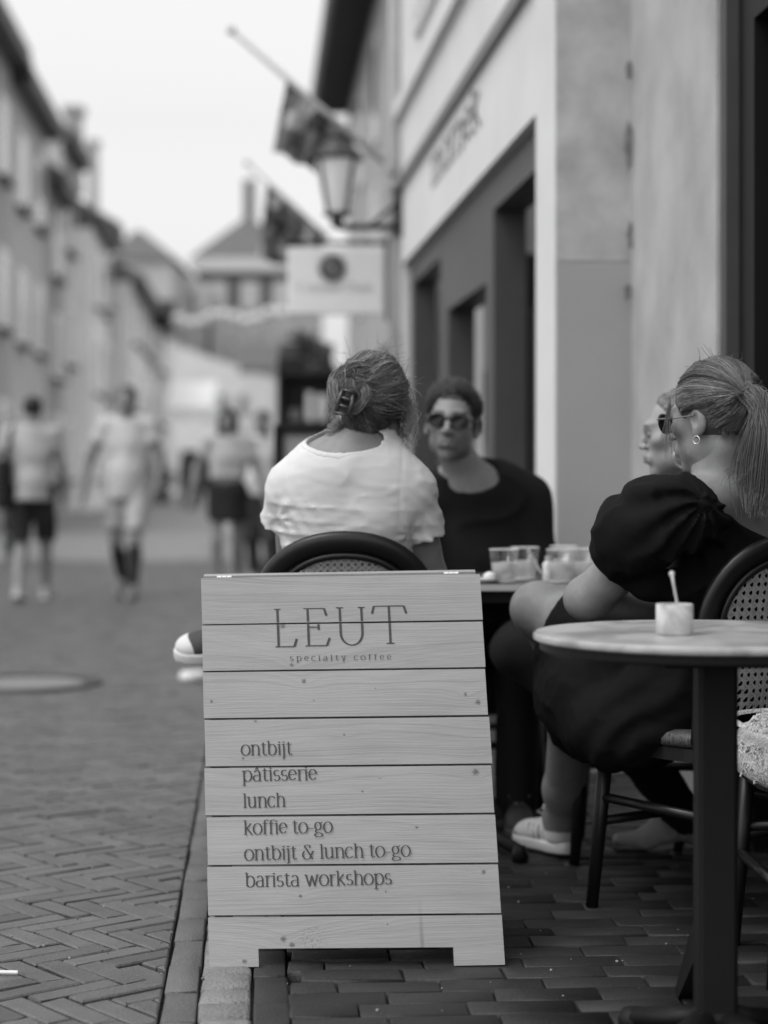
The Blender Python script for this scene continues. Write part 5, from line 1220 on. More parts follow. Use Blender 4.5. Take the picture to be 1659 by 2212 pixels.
a.build('trousers', mat('dark denim', .035, .8, .2, 20), p1)
for n_, heel, toe, up in (('l', Vector((anL.x, anL.y - .05, 0)), Vector((anL.x - .02, anL.y + .22, 0)), (0, 0, 1)), ('r', P(592, 1412, 5.06), P(384, 1424, 5.05), (-.10, -.35, .93))): sneaker(p1, heel, toe, up, upper=.05, sole=.62, cap=.62)
# hair
m_h1 = hair_mat('light brown hair', .21)
Th = lambda x, y, z: hc + MH @ Vector((x, y, z))
a = SDF([hc[i] - .22 for i in range(3)], [hc[i] + .2 for i in range(3)], .005)
a.ell(Th(0, -.018, .034), (.080, .098, .088), M=MH, k=.02); a.ell(Th(0, -.052, -.030), (.058, .046, .054), M=MH, k=.03)
a.half(Th(0, .048, .02), MH @ Vector((0, 1, -.35))); a.half(Th(0, -.05, -.070), MH @ Vector((0, .35, -1)))
tw = P(757, 838, 4.555)
a.cap([P(782, 792, 4.575), P(752, 812, 4.545), P(742, 850, 4.550), P(762, 880, 4.565)], [.016, .022, .019, .013], k=.02)
a.cap([P(790, 820, 4.555), P(768, 845, 4.545)], [.014, .016], k=.015)
a.disp(lambda q: .006 * vn(q, (60, 30, 60)) + .01 * vn(q, (18, 18, 18)))
hsd1 = a; T1c = Th(0, -.015, .02); H1 = a.build('hair', mat('hair base', .022, .5, .2, 40), p1)
rng = np.random.RandomState(3); cv = []
ra_ = np.array((.084, .102, .092))
def onhead(d, lift=0.0): q = unit(d) * (ra_ + lift); return np.array(hc) + np.array(MH) @ (q + np.array((0, -.018, .034)))
def inv_dir(p): q = np.array(MH).T @ (np.array(p) - np.array(hc)) - np.array((0, -.018, .034)); return unit(q / ra_)
def slerp(a, b, t):
    w_ = math.acos(max(-1, min(1, float(a @ b)))); 
    return a if w_ < 1e-4 else (math.sin((1 - t) * w_) * a + math.sin(t * w_) * b) / math.sin(w_)
tdir = inv_dir(surf_at(764, 838, hc, np.array(MH), ra_, np.array((0, -.018, .034)), 4.4, 4.7))
A_ = []; B_ = []; tn_ = []; lf = []; bn = []
for i in range(4600):                                # swept back to the clip
    r_ = rng.rand(); th = rng.uniform(-.15, math.pi + .15)
    if r_ < .5: d0 = unit((math.cos(th), .45 * rng.rand() - .1, .25 + .85 * math.sin(th)))
    elif r_ < .75: d0 = unit((rng.choice((-1, 1)), rng.uniform(-.5, .3), rng.uniform(-.7, .3)))
    else: d0 = unit((rng.uniform(-.75, .75), -.62 + .1 * rng.rand(), -.74 - .16 * rng.rand()))
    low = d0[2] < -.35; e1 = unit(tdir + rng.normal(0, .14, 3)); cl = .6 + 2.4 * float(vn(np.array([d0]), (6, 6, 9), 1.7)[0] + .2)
    A_.append(d0); B_.append(e1); lf.append(abs(rng.normal(0, .0035 if not low else .0015))); bn.append(.10 * math.sin(6 * d0[0] + 5 * d0[2]) + rng.normal(0, .06)); tn_.append(max(.25, cl) * rng.choice((.5, .8, 1.1, 1.6)) * (.4 if low else 1))  # low strands toned down: shade at the nape painted into the hair
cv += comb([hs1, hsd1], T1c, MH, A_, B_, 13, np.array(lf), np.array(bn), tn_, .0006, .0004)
for lock in (((802, 800), (772, 788), (742, 798), (727, 828), (742, 860)), ((796, 815), (768, 800), (746, 813), (741, 840), (752, 864)), ((804, 832), (780, 814), (760, 824), (754, 848), (757, 868)), ((738, 798), (722, 820), (721, 852), (735, 882), (757, 892)), ((752, 886), (774, 882), (790, 862), (786, 840), (768, 830)), ((815, 812), (790, 806), (772, 822), (768, 846), (764, 868))):
    dz = rng.uniform(-.008, .006); tl = rng.uniform(.6, 1.5)
    for i in range(150):
        w_ = rng.normal(0, 1, 3); dd_ = (4.572, 4.540, 4.526, 4.536, 4.556); pp = [np.array(P(u + w_[0] * 4.5, v + w_[1] * 4.5, d + dz + abs(w_[2]) * .005)) for (u, v), d in zip(lock, dd_)]
        cv.append((smooth_path(pp, 14), .0007, .0005, tl * rng.choice((.4, .7, 1.1, 1.7))))
def curl(p0, p1, rad, turns, n=26, jit=.004, tone=1.5):
    p0 = Vector(p0); p1 = Vector(p1); d = p1 - p0; M_ = frame(d, (.3, .4, 1)); ph = rng.uniform(0, 6); r0 = rad * rng.uniform(.5, 1.2)
    pts = [p0 + d * t + M_ @ Vector((r0 * math.sin(ph + turns * 6.28 * t) * min(1, 3 * t), 0, r0 * math.cos(ph + turns * 6.28 * t) * min(1, 3 * t))) + Vector(rng.normal(0, jit * .15, 3)) for t in np.linspace(0, 1, n)]
    return (np.array([tuple(q) for q in pts]), .0007, .0004, tone)
for i in range(95):
    cv.append(curl(P(rng.uniform(716, 745), rng.uniform(820, 850), 4.6), P(rng.uniform(708, 735), rng.uniform(862, 915), 4.59), .012, .8, tone=rng.uniform(1.2, 2.8)))
for i in range(90):
    cv.append(curl(P(rng.uniform(722, 745), rng.uniform(900, 920), 4.62), P(rng.uniform(706, 738), rng.uniform(925, 962), 4.62), .014, 1.3, tone=rng.uniform(1.0, 2.6)))
for i in range(120):
    cv.append(curl(P(rng.uniform(868, 886), rng.uniform(815, 890), 4.66), P(rng.uniform(872, 902), rng.uniform(880, 965), 4.66), .013, 1.2, tone=rng.uniform(.9, 2.3)))
for i in range(90):
    cv.append(curl(P(rng.uniform(850, 880), rng.uniform(890, 930), 4.68), P(rng.uniform(835, 890), rng.uniform(940, 985), 4.67), .010, .8, tone=rng.uniform(.7, 2.0)))
for i in range(60):                                 # flyaways around the outline
    th = rng.uniform(.1, 3.0); d0 = unit((math.cos(th), -.1 + .3 * rng.rand(), math.sin(th))); p = onhead(d0, .003); q = np.array(MH) @ d0
    cv.append(curl(p, p + q * rng.uniform(.006, .020) + rng.normal(0, .018, 3), .006, .5, 12, tone=rng.uniform(.8, 2.0)))
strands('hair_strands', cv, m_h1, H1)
# hair clip
b = MB(); c_ = P(749, 868, 4.535); M_ = frame((.15, 1, 0), (.32, 0, 1))
for sx in (-1, 1): b.tube([c_ + M_ @ Vector((sx * .012 - .004, -.010, .030)), c_ + M_ @ Vector((sx * .017, -.018, .0)), c_ + M_ @ Vector((sx * .014, -.010, -.036))], .0055, 8)
for k in range(4): z = .026 - k * .019; b.tube([c_ + M_ @ Vector((-.018, -.012, z)), c_ + M_ @ Vector((0, -.022, z)), c_ + M_ @ Vector((.018, -.012, z))], .004, 6)
b.build('hair_clip', mat('dark tortoiseshell', .06, .2, .5, 60, spec=.6), H1, True)
# necklace and a mole
b = MB(); b.tube(smooth_path([P(702, 957, 4.600), P(722, 968, 4.580), P(745, 983, 4.571), P(762, 991, 4.568), P(785, 989, 4.570), P(806, 985, 4.585), P(822, 986, 4.61)], 26), .0013, 6); b.lathe(P(762, 993, 4.565), [(.001, .005), (.004, .003), (.005, 0), (.003, -.004), (.001, -.005)], 8)
b.build('necklace', mat('silver', .25, .3, 0, metal=.8), p1, True)

# ------------------------------------------------------------------ the man in sunglasses
p2 = thing('person', 'man in dark sunglasses and black top facing us across the table', 'person', (.30, 6.08, 0))
hc2 = P(977, 916, 5.86); M2 = frame((-.16, -.98, .02), (.085, .02, 1)); T2 = lambda x, y, z: hc2 + M2 @ Vector((x, y, z))
nb2 = P(1022, 1050, 5.97); s2L, s2R = P(918, 1082, 6.0), P(1142, 1078, 6.02); c2 = P(1050, 1190, 6.02)
def body2(s, inf=0.0):
    s.cap([T2(0, -.015, -.06), nb2], [.057, .062], k=.03, inf=inf if inf == 0 else -.03)
    for q in (s2L, s2R): s.cap([nb2, nb2.lerp(q, .5) + Vector((0, 0, .012)), q], [.055, .058, .058], k=.06, inf=inf)
    s.ell(c2, (.18, .115, .23), k=.07, inf=inf); s.ell(P(1050, 1420, 6.06), (.17, .12, .22), k=.06, inf=inf)
e2L, e2R = P(905, 1260, 5.92), P(1168, 1262, 5.98); w2L, w2R = P(980, 1262, 5.72), P(1110, 1260, 5.70)
a = SDF((-.05, 5.55, .42), (.72, 6.25, 1.40), .0078); body2(a)
for sh, el, wr in ((s2L, e2L, w2L), (s2R, e2R, w2R)): a.cap([sh, el], [.052, .042], k=.03); a.cap([el, wr], [.042, .028], k=.02)
hand(a, w2L, (.6, -.8, 0), (0, 0, -1), .3, 1.05, 1); hand(a, w2R, (-.6, -.8, 0), (0, 0, -1), .3, 1.05, -1)
for sx, kx in ((-1, 960), (1, 1110)):
    kn = P(kx, 1400, 5.55 + .06); a.cap([P(1050 + sx * 65, 1440, 6.04), kn], [.085, .06], k=.04)
hs2 = person_body(a, hc2, M2, 1.03, ([T2(0, -.015, -.06), nb2], [.057, .062]), m_man, p2, soft=0, nose=.9, jaw=1.0, beard=.55)
a = SDF((-.1, 5.62, .50), (.78, 6.30, 1.16), .0085); body2(a, .012)
for sh, el, wr in ((s2L, e2L, w2L), (s2R, e2R, w2R)): a.cap([sh, el], [.070, .066], k=.04); a.cap([el, el.lerp(wr, .4)], [.062, .055], k=.03)
a.ell(nb2 + Vector((0, -.045, .035)), (.088, .085, .060), mode='s', k=.008)
a.disp(lambda q: .02 * vn(q, (6, 6, 14)) - .009 * ridge(q, (6, 6, 8))); a.build('top', mat('black cotton', .008, .9, .1, 20, spec=.2), p2)
a = SDF((-.1, 5.45, 0), (.75, 6.3, .75), .012); a.ell(P(1050, 1450, 6.06), (.19, .14, .14), k=.05)
for sx, kx in ((-1, 960), (1, 1120)):
    kn = P(kx, 1405, 5.62); a.cap([P(1050 + sx * 65, 1440, 6.04), kn], [.10, .072], k=.05); an = Vector((kn.x, kn.y + .03, .08)); a.cap([kn, an], [.07, .058], k=.03)
    sneaker(p2, (an.x, an.y + .06, 0), (an.x, an.y - .22, 0), (0, 0, 1), upper=.03, sole=.05)
a.build('trousers', mat('black cotton trousers', .014, .85, .1, 20, spec=.2), p2)
a = SDF([hc2[i] - .16 for i in range(3)], [hc2[i] + .18 for i in range(3)], .006)
a.ell(T2(0, -.018, .044), (.0775, .097, .086), M=M2, k=.02); a.ell(T2(.002, .112, .030), (.060, .062, .056), M=M2, mode='s', k=.03)
[a.ell(T2(sx * .09, .012, -.012), (.028, .034, .042), M=M2, mode='s', k=.008) for sx in (-1, 1)]; a.half(T2(0, .045, .012), M2 @ Vector((0, .75, -.6))); a.half(T2(0, -.02, -.035), M2 @ Vector((0, .2, -1)))
H2 = a.build('hair', mat('dark hair base', .018, .5, .3, 30), p2); rng = np.random.RandomState(6); cv = []; c2c = np.array(T2(0, -.015, .02)); M2n = np.array(M2)
for i in range(8500):                                # short hair brushed up and back, thicker on top
    th = rng.uniform(-.5, math.pi + .5); ph_ = rng.uniform(-1.0, 1.0) if rng.rand() < .6 else rng.uniform(.6, 2.0); d0 = unit((math.cos(th) * 1.0, ph_, math.sin(th) + .05))
    if d0[2] < .15 and d0[1] > .52: continue
    if abs(d0[0]) < .45 and d0[2] < .50: continue
    if d0[2] < -.35 or (d0[2] < .40 and d0[1] > .78): continue
    top = max(0.0, float(d0[2])); cv.append((d0, top))
st = conform([hs2, a], np.array([c2c + M2n @ d for d, _ in cv]), c2c, 0.0); out = []
for (d0, top), p in zip(cv, st):
    up = M2n @ d0; back = M2n @ np.array((.5 * (d0[0] + .12), -.9, .35)); L_ = .011 + (.032 + .034 * max(0, d0[1])) * max(0, top - .22) ** 1.1 * rng.uniform(.6, 1.2); dn = up * (-.05 + .42 * top) + back * (.25 + .9 * top) + (1 - top) * np.array((0, 0, -1.0)) + M2n @ np.array((.35 * top, 0, 0)) + rng.normal(0, .13, 3); dn /= np.linalg.norm(dn)
    out.append((np.array([p + dn * L_ * t + back * L_ * .35 * t * t + np.array((0, 0, -.2)) * L_ * t * t for t in np.linspace(-.1, 1, 6)]), .0011, .0005, rng.choice((.5, .8, 1.2, 1.7))))
strands('hair_strands', out, hair_mat('dark brown hair', .026), H2)
b = MB()
for sx in (-1, 1):
    c_ = T2(sx * .034, .104, .004); V_ = []
    for k in range(20):
        q = 2 * math.pi * k / 20; V_.append((.029 * math.copysign(abs(math.cos(q)) ** .75, math.cos(q)), .021 * math.copysign(abs(math.sin(q)) ** .75, math.sin(q))))
    b.prism(V_, lambda x, z, o: c_ + M2 @ Vector((x, -o - abs(x * sx + .0) * .18 - .02 * abs(x) , z)), .006)
b.tube([T2(-.010, .106, .010), T2(0, .110, .012), T2(.010, .106, .010)], .003, 6)
sg_ = b.build('sunglasses', mat('black gloss', .006, .12, 0, spec=.3), p2)
for sx in (-1, 1): b = MB(); b.tube([T2(sx * .062, .094, .010), T2(sx * .074, .05, .010), T2(sx * .080, -.012, .006)], .003, 6); b.build('temple', mat('black gloss', .008), sg_)

# ------------------------------------------------------------------ the woman in the black puff sleeved dress
p3 = thing('person', 'woman in black puff sleeved dress with blond ponytail and raised bare knee', 'person', (.78, 4.66, 0))
hc3 = P(1541, 907, 4.43); M3 = frame((-.72, .69, -.10), (-.04, .0, 1)); T3 = lambda x, y, z: hc3 + M3 @ Vector((x, y, z)) * 1.06
F3 = Vector((-.57, .82, 0)); L3 = Vector((-.82, -.57, 0)); M3b = frame(F3)
nb3 = P(1567, 1055, 4.43); s3L, s3R = P(1482, 1108, 4.35), P(1706, 1112, 4.56); c3 = P(1592, 1200, 4.53)
e3 = P(1268, 1292, 4.50); w3 = P(1462, 1318, 4.68); e3R = P(1690, 1330, 4.72); w3R = P(1500, 1330, 4.82)
hip = P(1535, 1470, 4.68); hpL, hpR = hip + L3 * .09, hip - L3 * .09
kA = P(1166, 1318, 4.86); aA = P(1262, 1570, 5.22); kB = P(1245, 1430, 4.95); aB = P(1212, 1768, 5.25)
def tors3(s, inf=0.0):
    s.ell(c3, (.165, .115, .20), M=M3b, k=.06, inf=inf); s.ell(P(1580, 1360, 4.61), (.15, .115, .20), M=M3b, k=.06, inf=inf); s.ell(hip, (.185, .15, .13), M=M3b, k=.06, inf=inf)
    for q in (s3L, s3R): s.cap([nb3 + Vector((0, 0, -.02)), nb3.lerp(q, .55) + Vector((0, 0, -.004)), q], [.058, .054, .055], k=.05, inf=inf)
    for sx in (-1, 1): s.ell(c3 + L3 * sx * .07 - F3 * .06 + Vector((0, 0, .05)), (.07, .05, .09), M=M3b, k=.05, inf=inf)
a = SDF((.14, 4.05, .05), (1.10, 5.62, 1.40), .0085); tors3(a)
a.cap([T3(0, -.02, -.06), P(1553, 1010, 4.43), nb3], [.060, .056, .064], k=.03)
a.cap([s3L, e3], [.062, .050], k=.03); a.ell(e3 + Vector((-.004, 0, -.004)), (.046, .046, .042), k=.02); a.cap([e3, w3], [.048, .030], k=.02); hand(a, w3, (.9, .4, 0), (0, -.2, -1), .4, .95, 1)
a.cap([s3R, e3R], [.060, .046], k=.03); a.cap([e3R, w3R], [.044, .030], k=.02); hand(a, w3R, (-.9, .2, 0), (0, .2, -1), .4, .95, -1)
a.cap([hpL, kA.lerp(hpL, .25), kA], [.095, .080, .066], k=.04); a.ell(kA + Vector((-.004, .006, .006)), (.066, .060, .062), k=.03); a.cap([kA, kA.lerp(aA, .35) + Vector((.01, -.01, 0)), aA], [.060, .058, .036], k=.03)
a.cap([hpR, kB], [.095, .068], k=.04); a.cap([kB, kB.lerp(aB, .35) + Vector((.012, -.016, 0)), kB.lerp(aB, .8), aB, aB + Vector((0, 0, -.05))], [.070, .072, .054, .046, .040], k=.03)
bs3 = a; hs3 = person_body(a, hc3, M3, 1.06, ([T3(0, -.02, -.06), P(1553, 1010, 4.43), nb3], [.060, .056, .064]), m_skin, p3)
a = SDF((.12, 4.02, .25), (1.14, 5.32, 1.18), .0075); tors3(a, .013)
A_, B_ = P(1494, 1046, 4.37), P(1640, 1164, 4.37); a.half(A_, Vector((A_.z - B_.z, -.35 * (B_.x - A_.x), B_.x - A_.x)), k=.006)
pf = [P(1478, 1100, 4.345), P(1440, 1112, 4.32), P(1398, 1132, 4.315), P(1362, 1158, 4.335), P(1338, 1188, 4.37)]
a.cap(pf, [.070, .076, .079, .076, .066], k=.05); a.cap([P(1312, 1200, 4.40), P(1400, 1258, 4.40), P(1500, 1280, 4.46)], [.026, .030, .04], k=.03); a.cap([s3R, s3R + Vector((.08, .04, -.07))], [.08, .10], k=.04)
# scooped neckline: cut away over the nape and upper back
a.cap([hpL, hpL.lerp(kA, .72)], [.118, .098], k=.06, planes=[(P(1205, 1335, 4.8), P(1205, 1335, 4.8) - P(1290, 1378, 4.75))])
a.cap([hpR, kB], [.115, .085], k=.06)
a.ell(P(1345, 1490, 4.83), (.215, .12, .155), k=.06); a.ell(P(1360, 1590, 4.80), (.14, .12, .07), k=.08); a.ell(P(1310, 1500, 4.72), (.17, .17, .15), k=.08); a.cap([P(1430, 1500, 4.48), P(1330, 1575, 4.52), P(1292, 1590, 4.60)], [.10, .080, .070], k=.06); a.cap([P(1480, 1500, 4.47), P(1400, 1565, 4.50)], [.09, .075], k=.06); a.cap([P(1238, 1440, 4.86), P(1262, 1560, 4.90), P(1315, 1600, 4.92)], [.085, .066, .055], k=.06); a.cap([P(1420, 1540, 4.75), P(1330, 1590, 4.85)], [.10, .06], k=.06)
A0 = np.array(P(1497, 1066, 4.33)); 
def folds3(q):
    d = q - A0; x, y, z = d.T; rr_ = np.sqrt((d ** 2).sum(1)) + 1e-6; ang = np.arctan2(z + .02, -x + .02)
    sl = np.clip(1 - np.abs(rr_ - .12) / .14, 0, 1) * (q[:, 0] < .78)
    o = -.011 * sl * np.clip((rr_ - .03) / .06, 0, 1) * np.sin(ang * 12 + 9 * vn(q, (7, 7, 7)) + rr_ * 10)
    sk = np.clip((.80 - q[:, 2]) / .1, 0, 1); o = o - .005 * sk * np.sin((q[:, 0] * 40 - q[:, 2] * 34) + 12 * vn(q, (5, 5, 5)))
    return o + .010 * vn(q, (10, 10, 10)) - .0065 * ridge(q, (9, 9, 7)) - .004 * ridge(q, (17, 17, 13), 5.1) + .003 * vn(q, (60, 60, 60))
a.disp(folds3); dress = a.build('dress', mat('black crepe', .0085, .9, .1, 30, .15, 300, spec=.12), p3)
# gathered elastic along the neckline
for n_, heel, toe in ((0, Vector((.508, 5.215, .0)), Vector((.508 - .135, 5.215 + .27, .0))), (1, aA + Vector((.0, -.04, -.10)), aA + Vector((-.03, .2, -.13)))):
    if n_ == 0: heel.z = .012; toe.z = .0
    else: toe.z = heel.z - .02
    sneaker(p3, heel, toe, (0, 0, 1), upper=.50, sole=.66)
a = SDF([aB[i] - .12 for i in range(3)], [aB[i] + .12 for i in range(3)], .006); a.cap([aB + Vector((0, 0, -.04)), aB, aB + Vector((.001, -.002, .08))], [.046, .0495, .052], k=.01); a.half(aB + Vector((0, 0, .036)), (0.1, -.1, 1)); a.build('sock', mat('white cotton', .60), p3)
# hair, ponytail
m_h3 = hair_mat('blond hair', .135); ra3 = np.array((.087, .106, .098)) * 1.06; hcn = np.array(hc3); M3n = np.array(M3); of3 = np.array((0, -.016, .036)) * 1.06
a = SDF([hc3[i] - .18 for i in range(3)], [hc3[i] + .2 for i in range(3)], .006)
a.ell(T3(0, -.016, .036), [q * .972 for q in ra3], M=M3, k=.02); pass
a.half(T3(0, .046, .03), M3 @ Vector((0, 1, -.45))); a.half(T3(0, -.03, -.052), M3 @ Vector((0, .55, -1)))
for sx in (-1, 1): a.ell(T3(sx * .088, .012, -.010), (.03, .036, .044), M=M3, mode='s', k=.01)
a.disp(lambda q: .004 * vn(q, (50, 50, 50))); hsd3 = a; T3c = T3(0, -.015, .03); H3 = a.build('hair', mat('blond hair base', .075, .5, .2, 40), p3)
tie = surf_at(1609, 853, hc3, np.array(M3), np.array((.087, .106, .098)) * 1.06, np.array((0, -.016, .036)) * 1.06, 4.2, 4.5); rng = np.random.RandomState(8); cv = []
def on3(d, lift=0.0): return hcn + M3n @ (unit(d) * (ra3 + lift) + of3)
def inv3(p): return unit((M3n.T @ (np.array(p) - hcn) - of3) / ra3)
td3 = inv3(tie)
tdc = unit(M3n.T @ (np.array(tie) - np.array(T3c))); A_ = []; B_ = []; tn_ = []; lf = []; bn = []
for i in range(9500):
    th = rng.uniform(-.30, math.pi + .30); r_ = rng.rand()
    if r_ < .45: d0 = unit((math.cos(th), .60 + .24 * max(0, math.sin(th)) + .04 * rng.rand(), -.02 + .90 * math.sin(th)))
    elif r_ < .75: d0 = unit((rng.choice((-1, 1)), rng.uniform(-.95, .42), rng.uniform(-.85, .5)))
    else: q = rng.uniform(-1.15, 1.15); d0 = unit((math.sin(q), -math.cos(q) * .8 - .1, -.62 - .32 * math.cos(q) + .10 * rng.rand()))
    if d0[2] < -.12 and d0[1] > -.24: continue
    if d0[2] < -.62 and d0[1] > -.40: continue
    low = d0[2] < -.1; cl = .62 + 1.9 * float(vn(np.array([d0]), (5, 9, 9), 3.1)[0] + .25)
    A_.append(d0); B_.append(unit(tdc + rng.normal(0, .030, 3))); lf.append(abs(rng.normal(0, .0020)) + .001); bn.append(.05 * math.sin(5 * d0[0] + 7 * d0[2]) + rng.normal(0, .02)); tn_.append(max(.35, cl) * rng.choice((.75, .95, 1.1, 1.35)) * (.7 if low else 1))  # lower strands a little darker, their shade painted into the tone
cv += comb([hs3, hsd3], T3c, M3, A_, B_, 13, np.array(lf), np.array(bn), tn_, .00055, .00045)
for i in range(1500):                                 # the tail
    o0 = rng.normal(0, .006, 3); w_ = rng.normal(0, 1, 2); e_ = rng.uniform(.72, 1.0)
    pp = [np.array(tie) + o0 * .8, np.array(P(1636, 862, tie.y - .035)) + o0 * 1.6, np.array(P(1648, 925, tie.y - .05)) + np.array((w_[0] * .014, w_[1] * .012, 0)), np.array(P(1645, 1000, tie.y - .05)) + np.array((w_[0] * .020, w_[1] * .014, 0)), np.array(P(1642, 1060, tie.y - .05)) + np.array((w_[0] * .020, w_[1] * .012, 0)), np.array(P(1632, rng.uniform(1085, 1135), tie.y - .06)) + np.array((w_[0] * .012, w_[1] * .008, 0))]
    if rng.rand() < .12: pp[-1] = pp[-1] + np.array((-.05 * rng.rand(), 0, .05)); pp[-2] = pp[-2] + np.array((-.04 * rng.rand(), 0, .02))
    q = smooth_path(pp, 22); ph = w_ * 2; q = q + np.stack([.004 * np.sin(np.linspace(0, 7, 22) + ph[0]), .004 * np.sin(np.linspace(0, 6, 22) + ph[1]), 0 * ph[0] * np.ones(22)], 1) * np.linspace(0, 1, 22)[:, None]; q = q[:max(6, int(22 * e_))]; cv.append((q, .0008, .0004, rng.choice((.55, .8, 1.05, 1.35, 1.7), p=(.16, .26, .28, .2, .1))))
for i in range(26):                                  # strands falling by the temple and the nape
    cv.append(curl(T3(-.078, .055, .05), T3(-.082 + rng.normal(0, .006), .075 + rng.normal(0, .01), -.03 - .05 * rng.rand()), .006, .35, 14, tone=rng.uniform(.8, 1.9)))
for i in range(60):                                  # loose wisps at the nape
    q = rng.uniform(-.2, 1.0); d0 = unit((-math.sin(q), -math.cos(q) * .8 - .1, -.80 - .2 * rng.rand())); p_ = conform([hs3, hsd3], np.array([np.array(T3c) + M3n @ d0]), T3c, np.array([.002]))[0]
    cv.append(curl(p_, p_ + M3n @ np.array((-.004, -.004, -.02)) * rng.uniform(.4, 1.3) + rng.normal(0, .004, 3), .003, .4, 9, tone=rng.uniform(.5, 1.1)))
for i in range(14): cv.append(curl(P(1600, 1000, 4.37), P(1572 + rng.normal(0, 8), 1028 + rng.normal(0, 10), 4.36), .012, .5, 16, tone=rng.uniform(.5, .9)))
for i in range(40):
    d0 = unit((rng.uniform(-.8, .8), rng.uniform(-.6, .3), 1)); p = on3(d0, .002); cv.append(curl(p, p + M3n @ d0 * rng.uniform(.004, .012) + rng.normal(0, .012, 3), .003, .4, 9, tone=rng.uniform(.7, 1.5)))
strands('hair_strands', cv, m_h3, H3)
a = SDF((tie.x - .1, tie.y - .12, .78), (tie.x + .14, tie.y + .1, 1.3), .006); a.cap([tie, P(1636, 862, tie.y - .035), P(1647, 925, tie.y - .05), P(1644, 1010, tie.y - .05), P(1638, 1090, tie.y - .05)], [.012, .018, .020, .017, .005], k=.01); a.build('ponytail', mat('blond hair base', .075), H3)
b = MB(); M_ = frame(Vector(P(1636, 862, tie.y - .035)) - tie); b.tube([tie + (Vector(P(1636, 862, tie.y - .035)) - tie) * .25 + M_ @ Vector((.016 * math.cos(q), 0, .016 * math.sin(q))) for q in np.linspace(0, 6.283, 20, endpoint=False)], .0045, 8, closed=True); b.build('hair_tie', m_black, H3, True)
b = MB(); lc = T3(-.040, .108, .006)
for sx in (-1, 1):
    c_ = T3(sx * .034, .104, .004); V_ = [(.030 * math.cos(2 * math.pi * k / 20), .024 * math.sin(2 * math.pi * k / 20) + .004 * math.cos(2 * math.pi * k / 20) * sx) for k in range(20)]
    b.prism(V_, lambda x, z, o: c_ + M3 @ Vector((x, -o - abs(x) * .2 + .006, z)), .004)
sg3 = b.build('glasses', mat('black gloss', .006, .12, 0, spec=.3), p3)
for sx in (-1, 1): b = MB(); b.tube([T3(sx * .066, .102, .014), T3(sx * .078, .05, .010), T3(sx * .084, -.008, .010)], .0022, 6); b.build('temple', mat('silver', .25), sg3)
def hoop(c, r, par, M_, th=.002, m=None): b = MB(); b.tube([Vector(c) + M_ @ Vector((0, r * math.cos(q), r * math.sin(q))) for q in np.linspace(0, 6.283, 28, endpoint=False)], th, 8, closed=True); return b.build('earring', m or mat('bright metal', .7, .25, 0, metal=.9), par, True)
hoop(T3(-.082, -.006, -.044), .009, p3, M3, .0013)
b = MB(); b.tube(smooth_path([P(1517, 1032, 4.372), P(1545, 1022, 4.366), P(1572, 1018, 4.364), P(1598, 1020, 4.366), P(1620, 1026, 4.38)], 16), .0011, 6); b.build('necklace', mat('silver', .25), p3, True)
b = MB()
rr = random.Random(5)
for u, v in ((1612, 1090), (1622, 1104), (1640, 1080), (1606, 1072), (1322, 1254), (1300, 1296), (1332, 1312), (1282, 1302), (1350, 1276), (1200, 1330), (1580, 1052)):
    q = hit_sdf(bs3, u, v, 4.1, 4.9)
    if q: b.lathe(q + Vector((0, -.0006, 0)), [(.0001, .0008), (rr.uniform(.0012, .0024), 0), (.0001, -.0008)], 7, axis=(0, -1, 0))
b.build('moles', mat('mole', .05, .7), p3)

# ------------------------------------------------------------------ the woman in profile behind her
p4_ = thing('person', 'blond woman in profile with hoop earring, half hidden behind the ponytailed woman', 'person', (.76, 5.25, 0))
hc4 = P(1470, 940, 5.14); M4 = frame((-.985, .12, -.06), (-.06, 0, 1)); T4 = lambda x, y, z: hc4 + M4 @ Vector((x, y, z)) * .99
nb4 = P(1508, 1072, 5.20); F4 = Vector((-.97, .2, 0)); M4b = frame(F4); s4 = [nb4 + M4b @ Vector((sx * .16, -.01, -.055)) for sx in (-1, 1)]; hip4 = Vector((.80, 5.28, .57))
def tors4(s, inf=0.0):
    s.ell(Vector((.835, 5.24, .85)), (.16, .09, .17), M=M4b, k=.06, inf=inf); s.ell(hip4 + Vector((0, 0, .12)), (.15, .12, .18), M=M4b, k=.06, inf=inf)
    for q in s4: s.cap([nb4, nb4.lerp(q, .5), q], [.052, .05, .05], k=.05, inf=inf)
k4 = [hip4 + M4b @ Vector((sx * .08, .42, .0)) for sx in (-1, 1)]; ank4 = [P(1530, 1800, 5.36), Vector((.36, 5.66, .09))]; k4[1].y += .2
a = SDF((.20, 4.96, -.02), (1.05, 5.55, 1.36), .0080); tors4(a)
a.cap([T4(0, -.02, -.06), nb4], [.054, .058], k=.03)
for i, q in enumerate(s4): el = q + Vector((-.08, 0, -.27)); wr = el + Vector((-.24, 0, .02)); a.cap([q, el, wr], [.045, .038, .026], k=.03); hand(a, wr, (-1, 0, .1), (0, 0, -1), .4, .92, 1 - 2 * i)
for sx, kn in zip((-1, 1), k4): a.cap([hip4 + M4b @ Vector((sx * .08, .03, 0)), kn], [.08, .06], k=.03)
a.cap([k4[0], Vector((.70, 5.20, .30)), P(1505, 1800, 5.36)], [.055, .050, .036], k=.02); a.cap([P(1512, 1800, 5.34), P(1440, 1785, 5.33)], [.034, .030], k=.02); a.cap([P(1430, 1792, 5.33), P(1400, 1812, 5.33), P(1345, 1818, 5.33)], [.030, .020, .012], k=.02)
hs4 = person_body(a, hc4, M4, .99, ([T4(0, -.02, -.06), nb4], [.050, .058]), m_pale, p4_, nose=0)
a = SDF((.20, 4.96, .45), (1.05, 5.55, 1.13), .0095); tors4(a, .012)
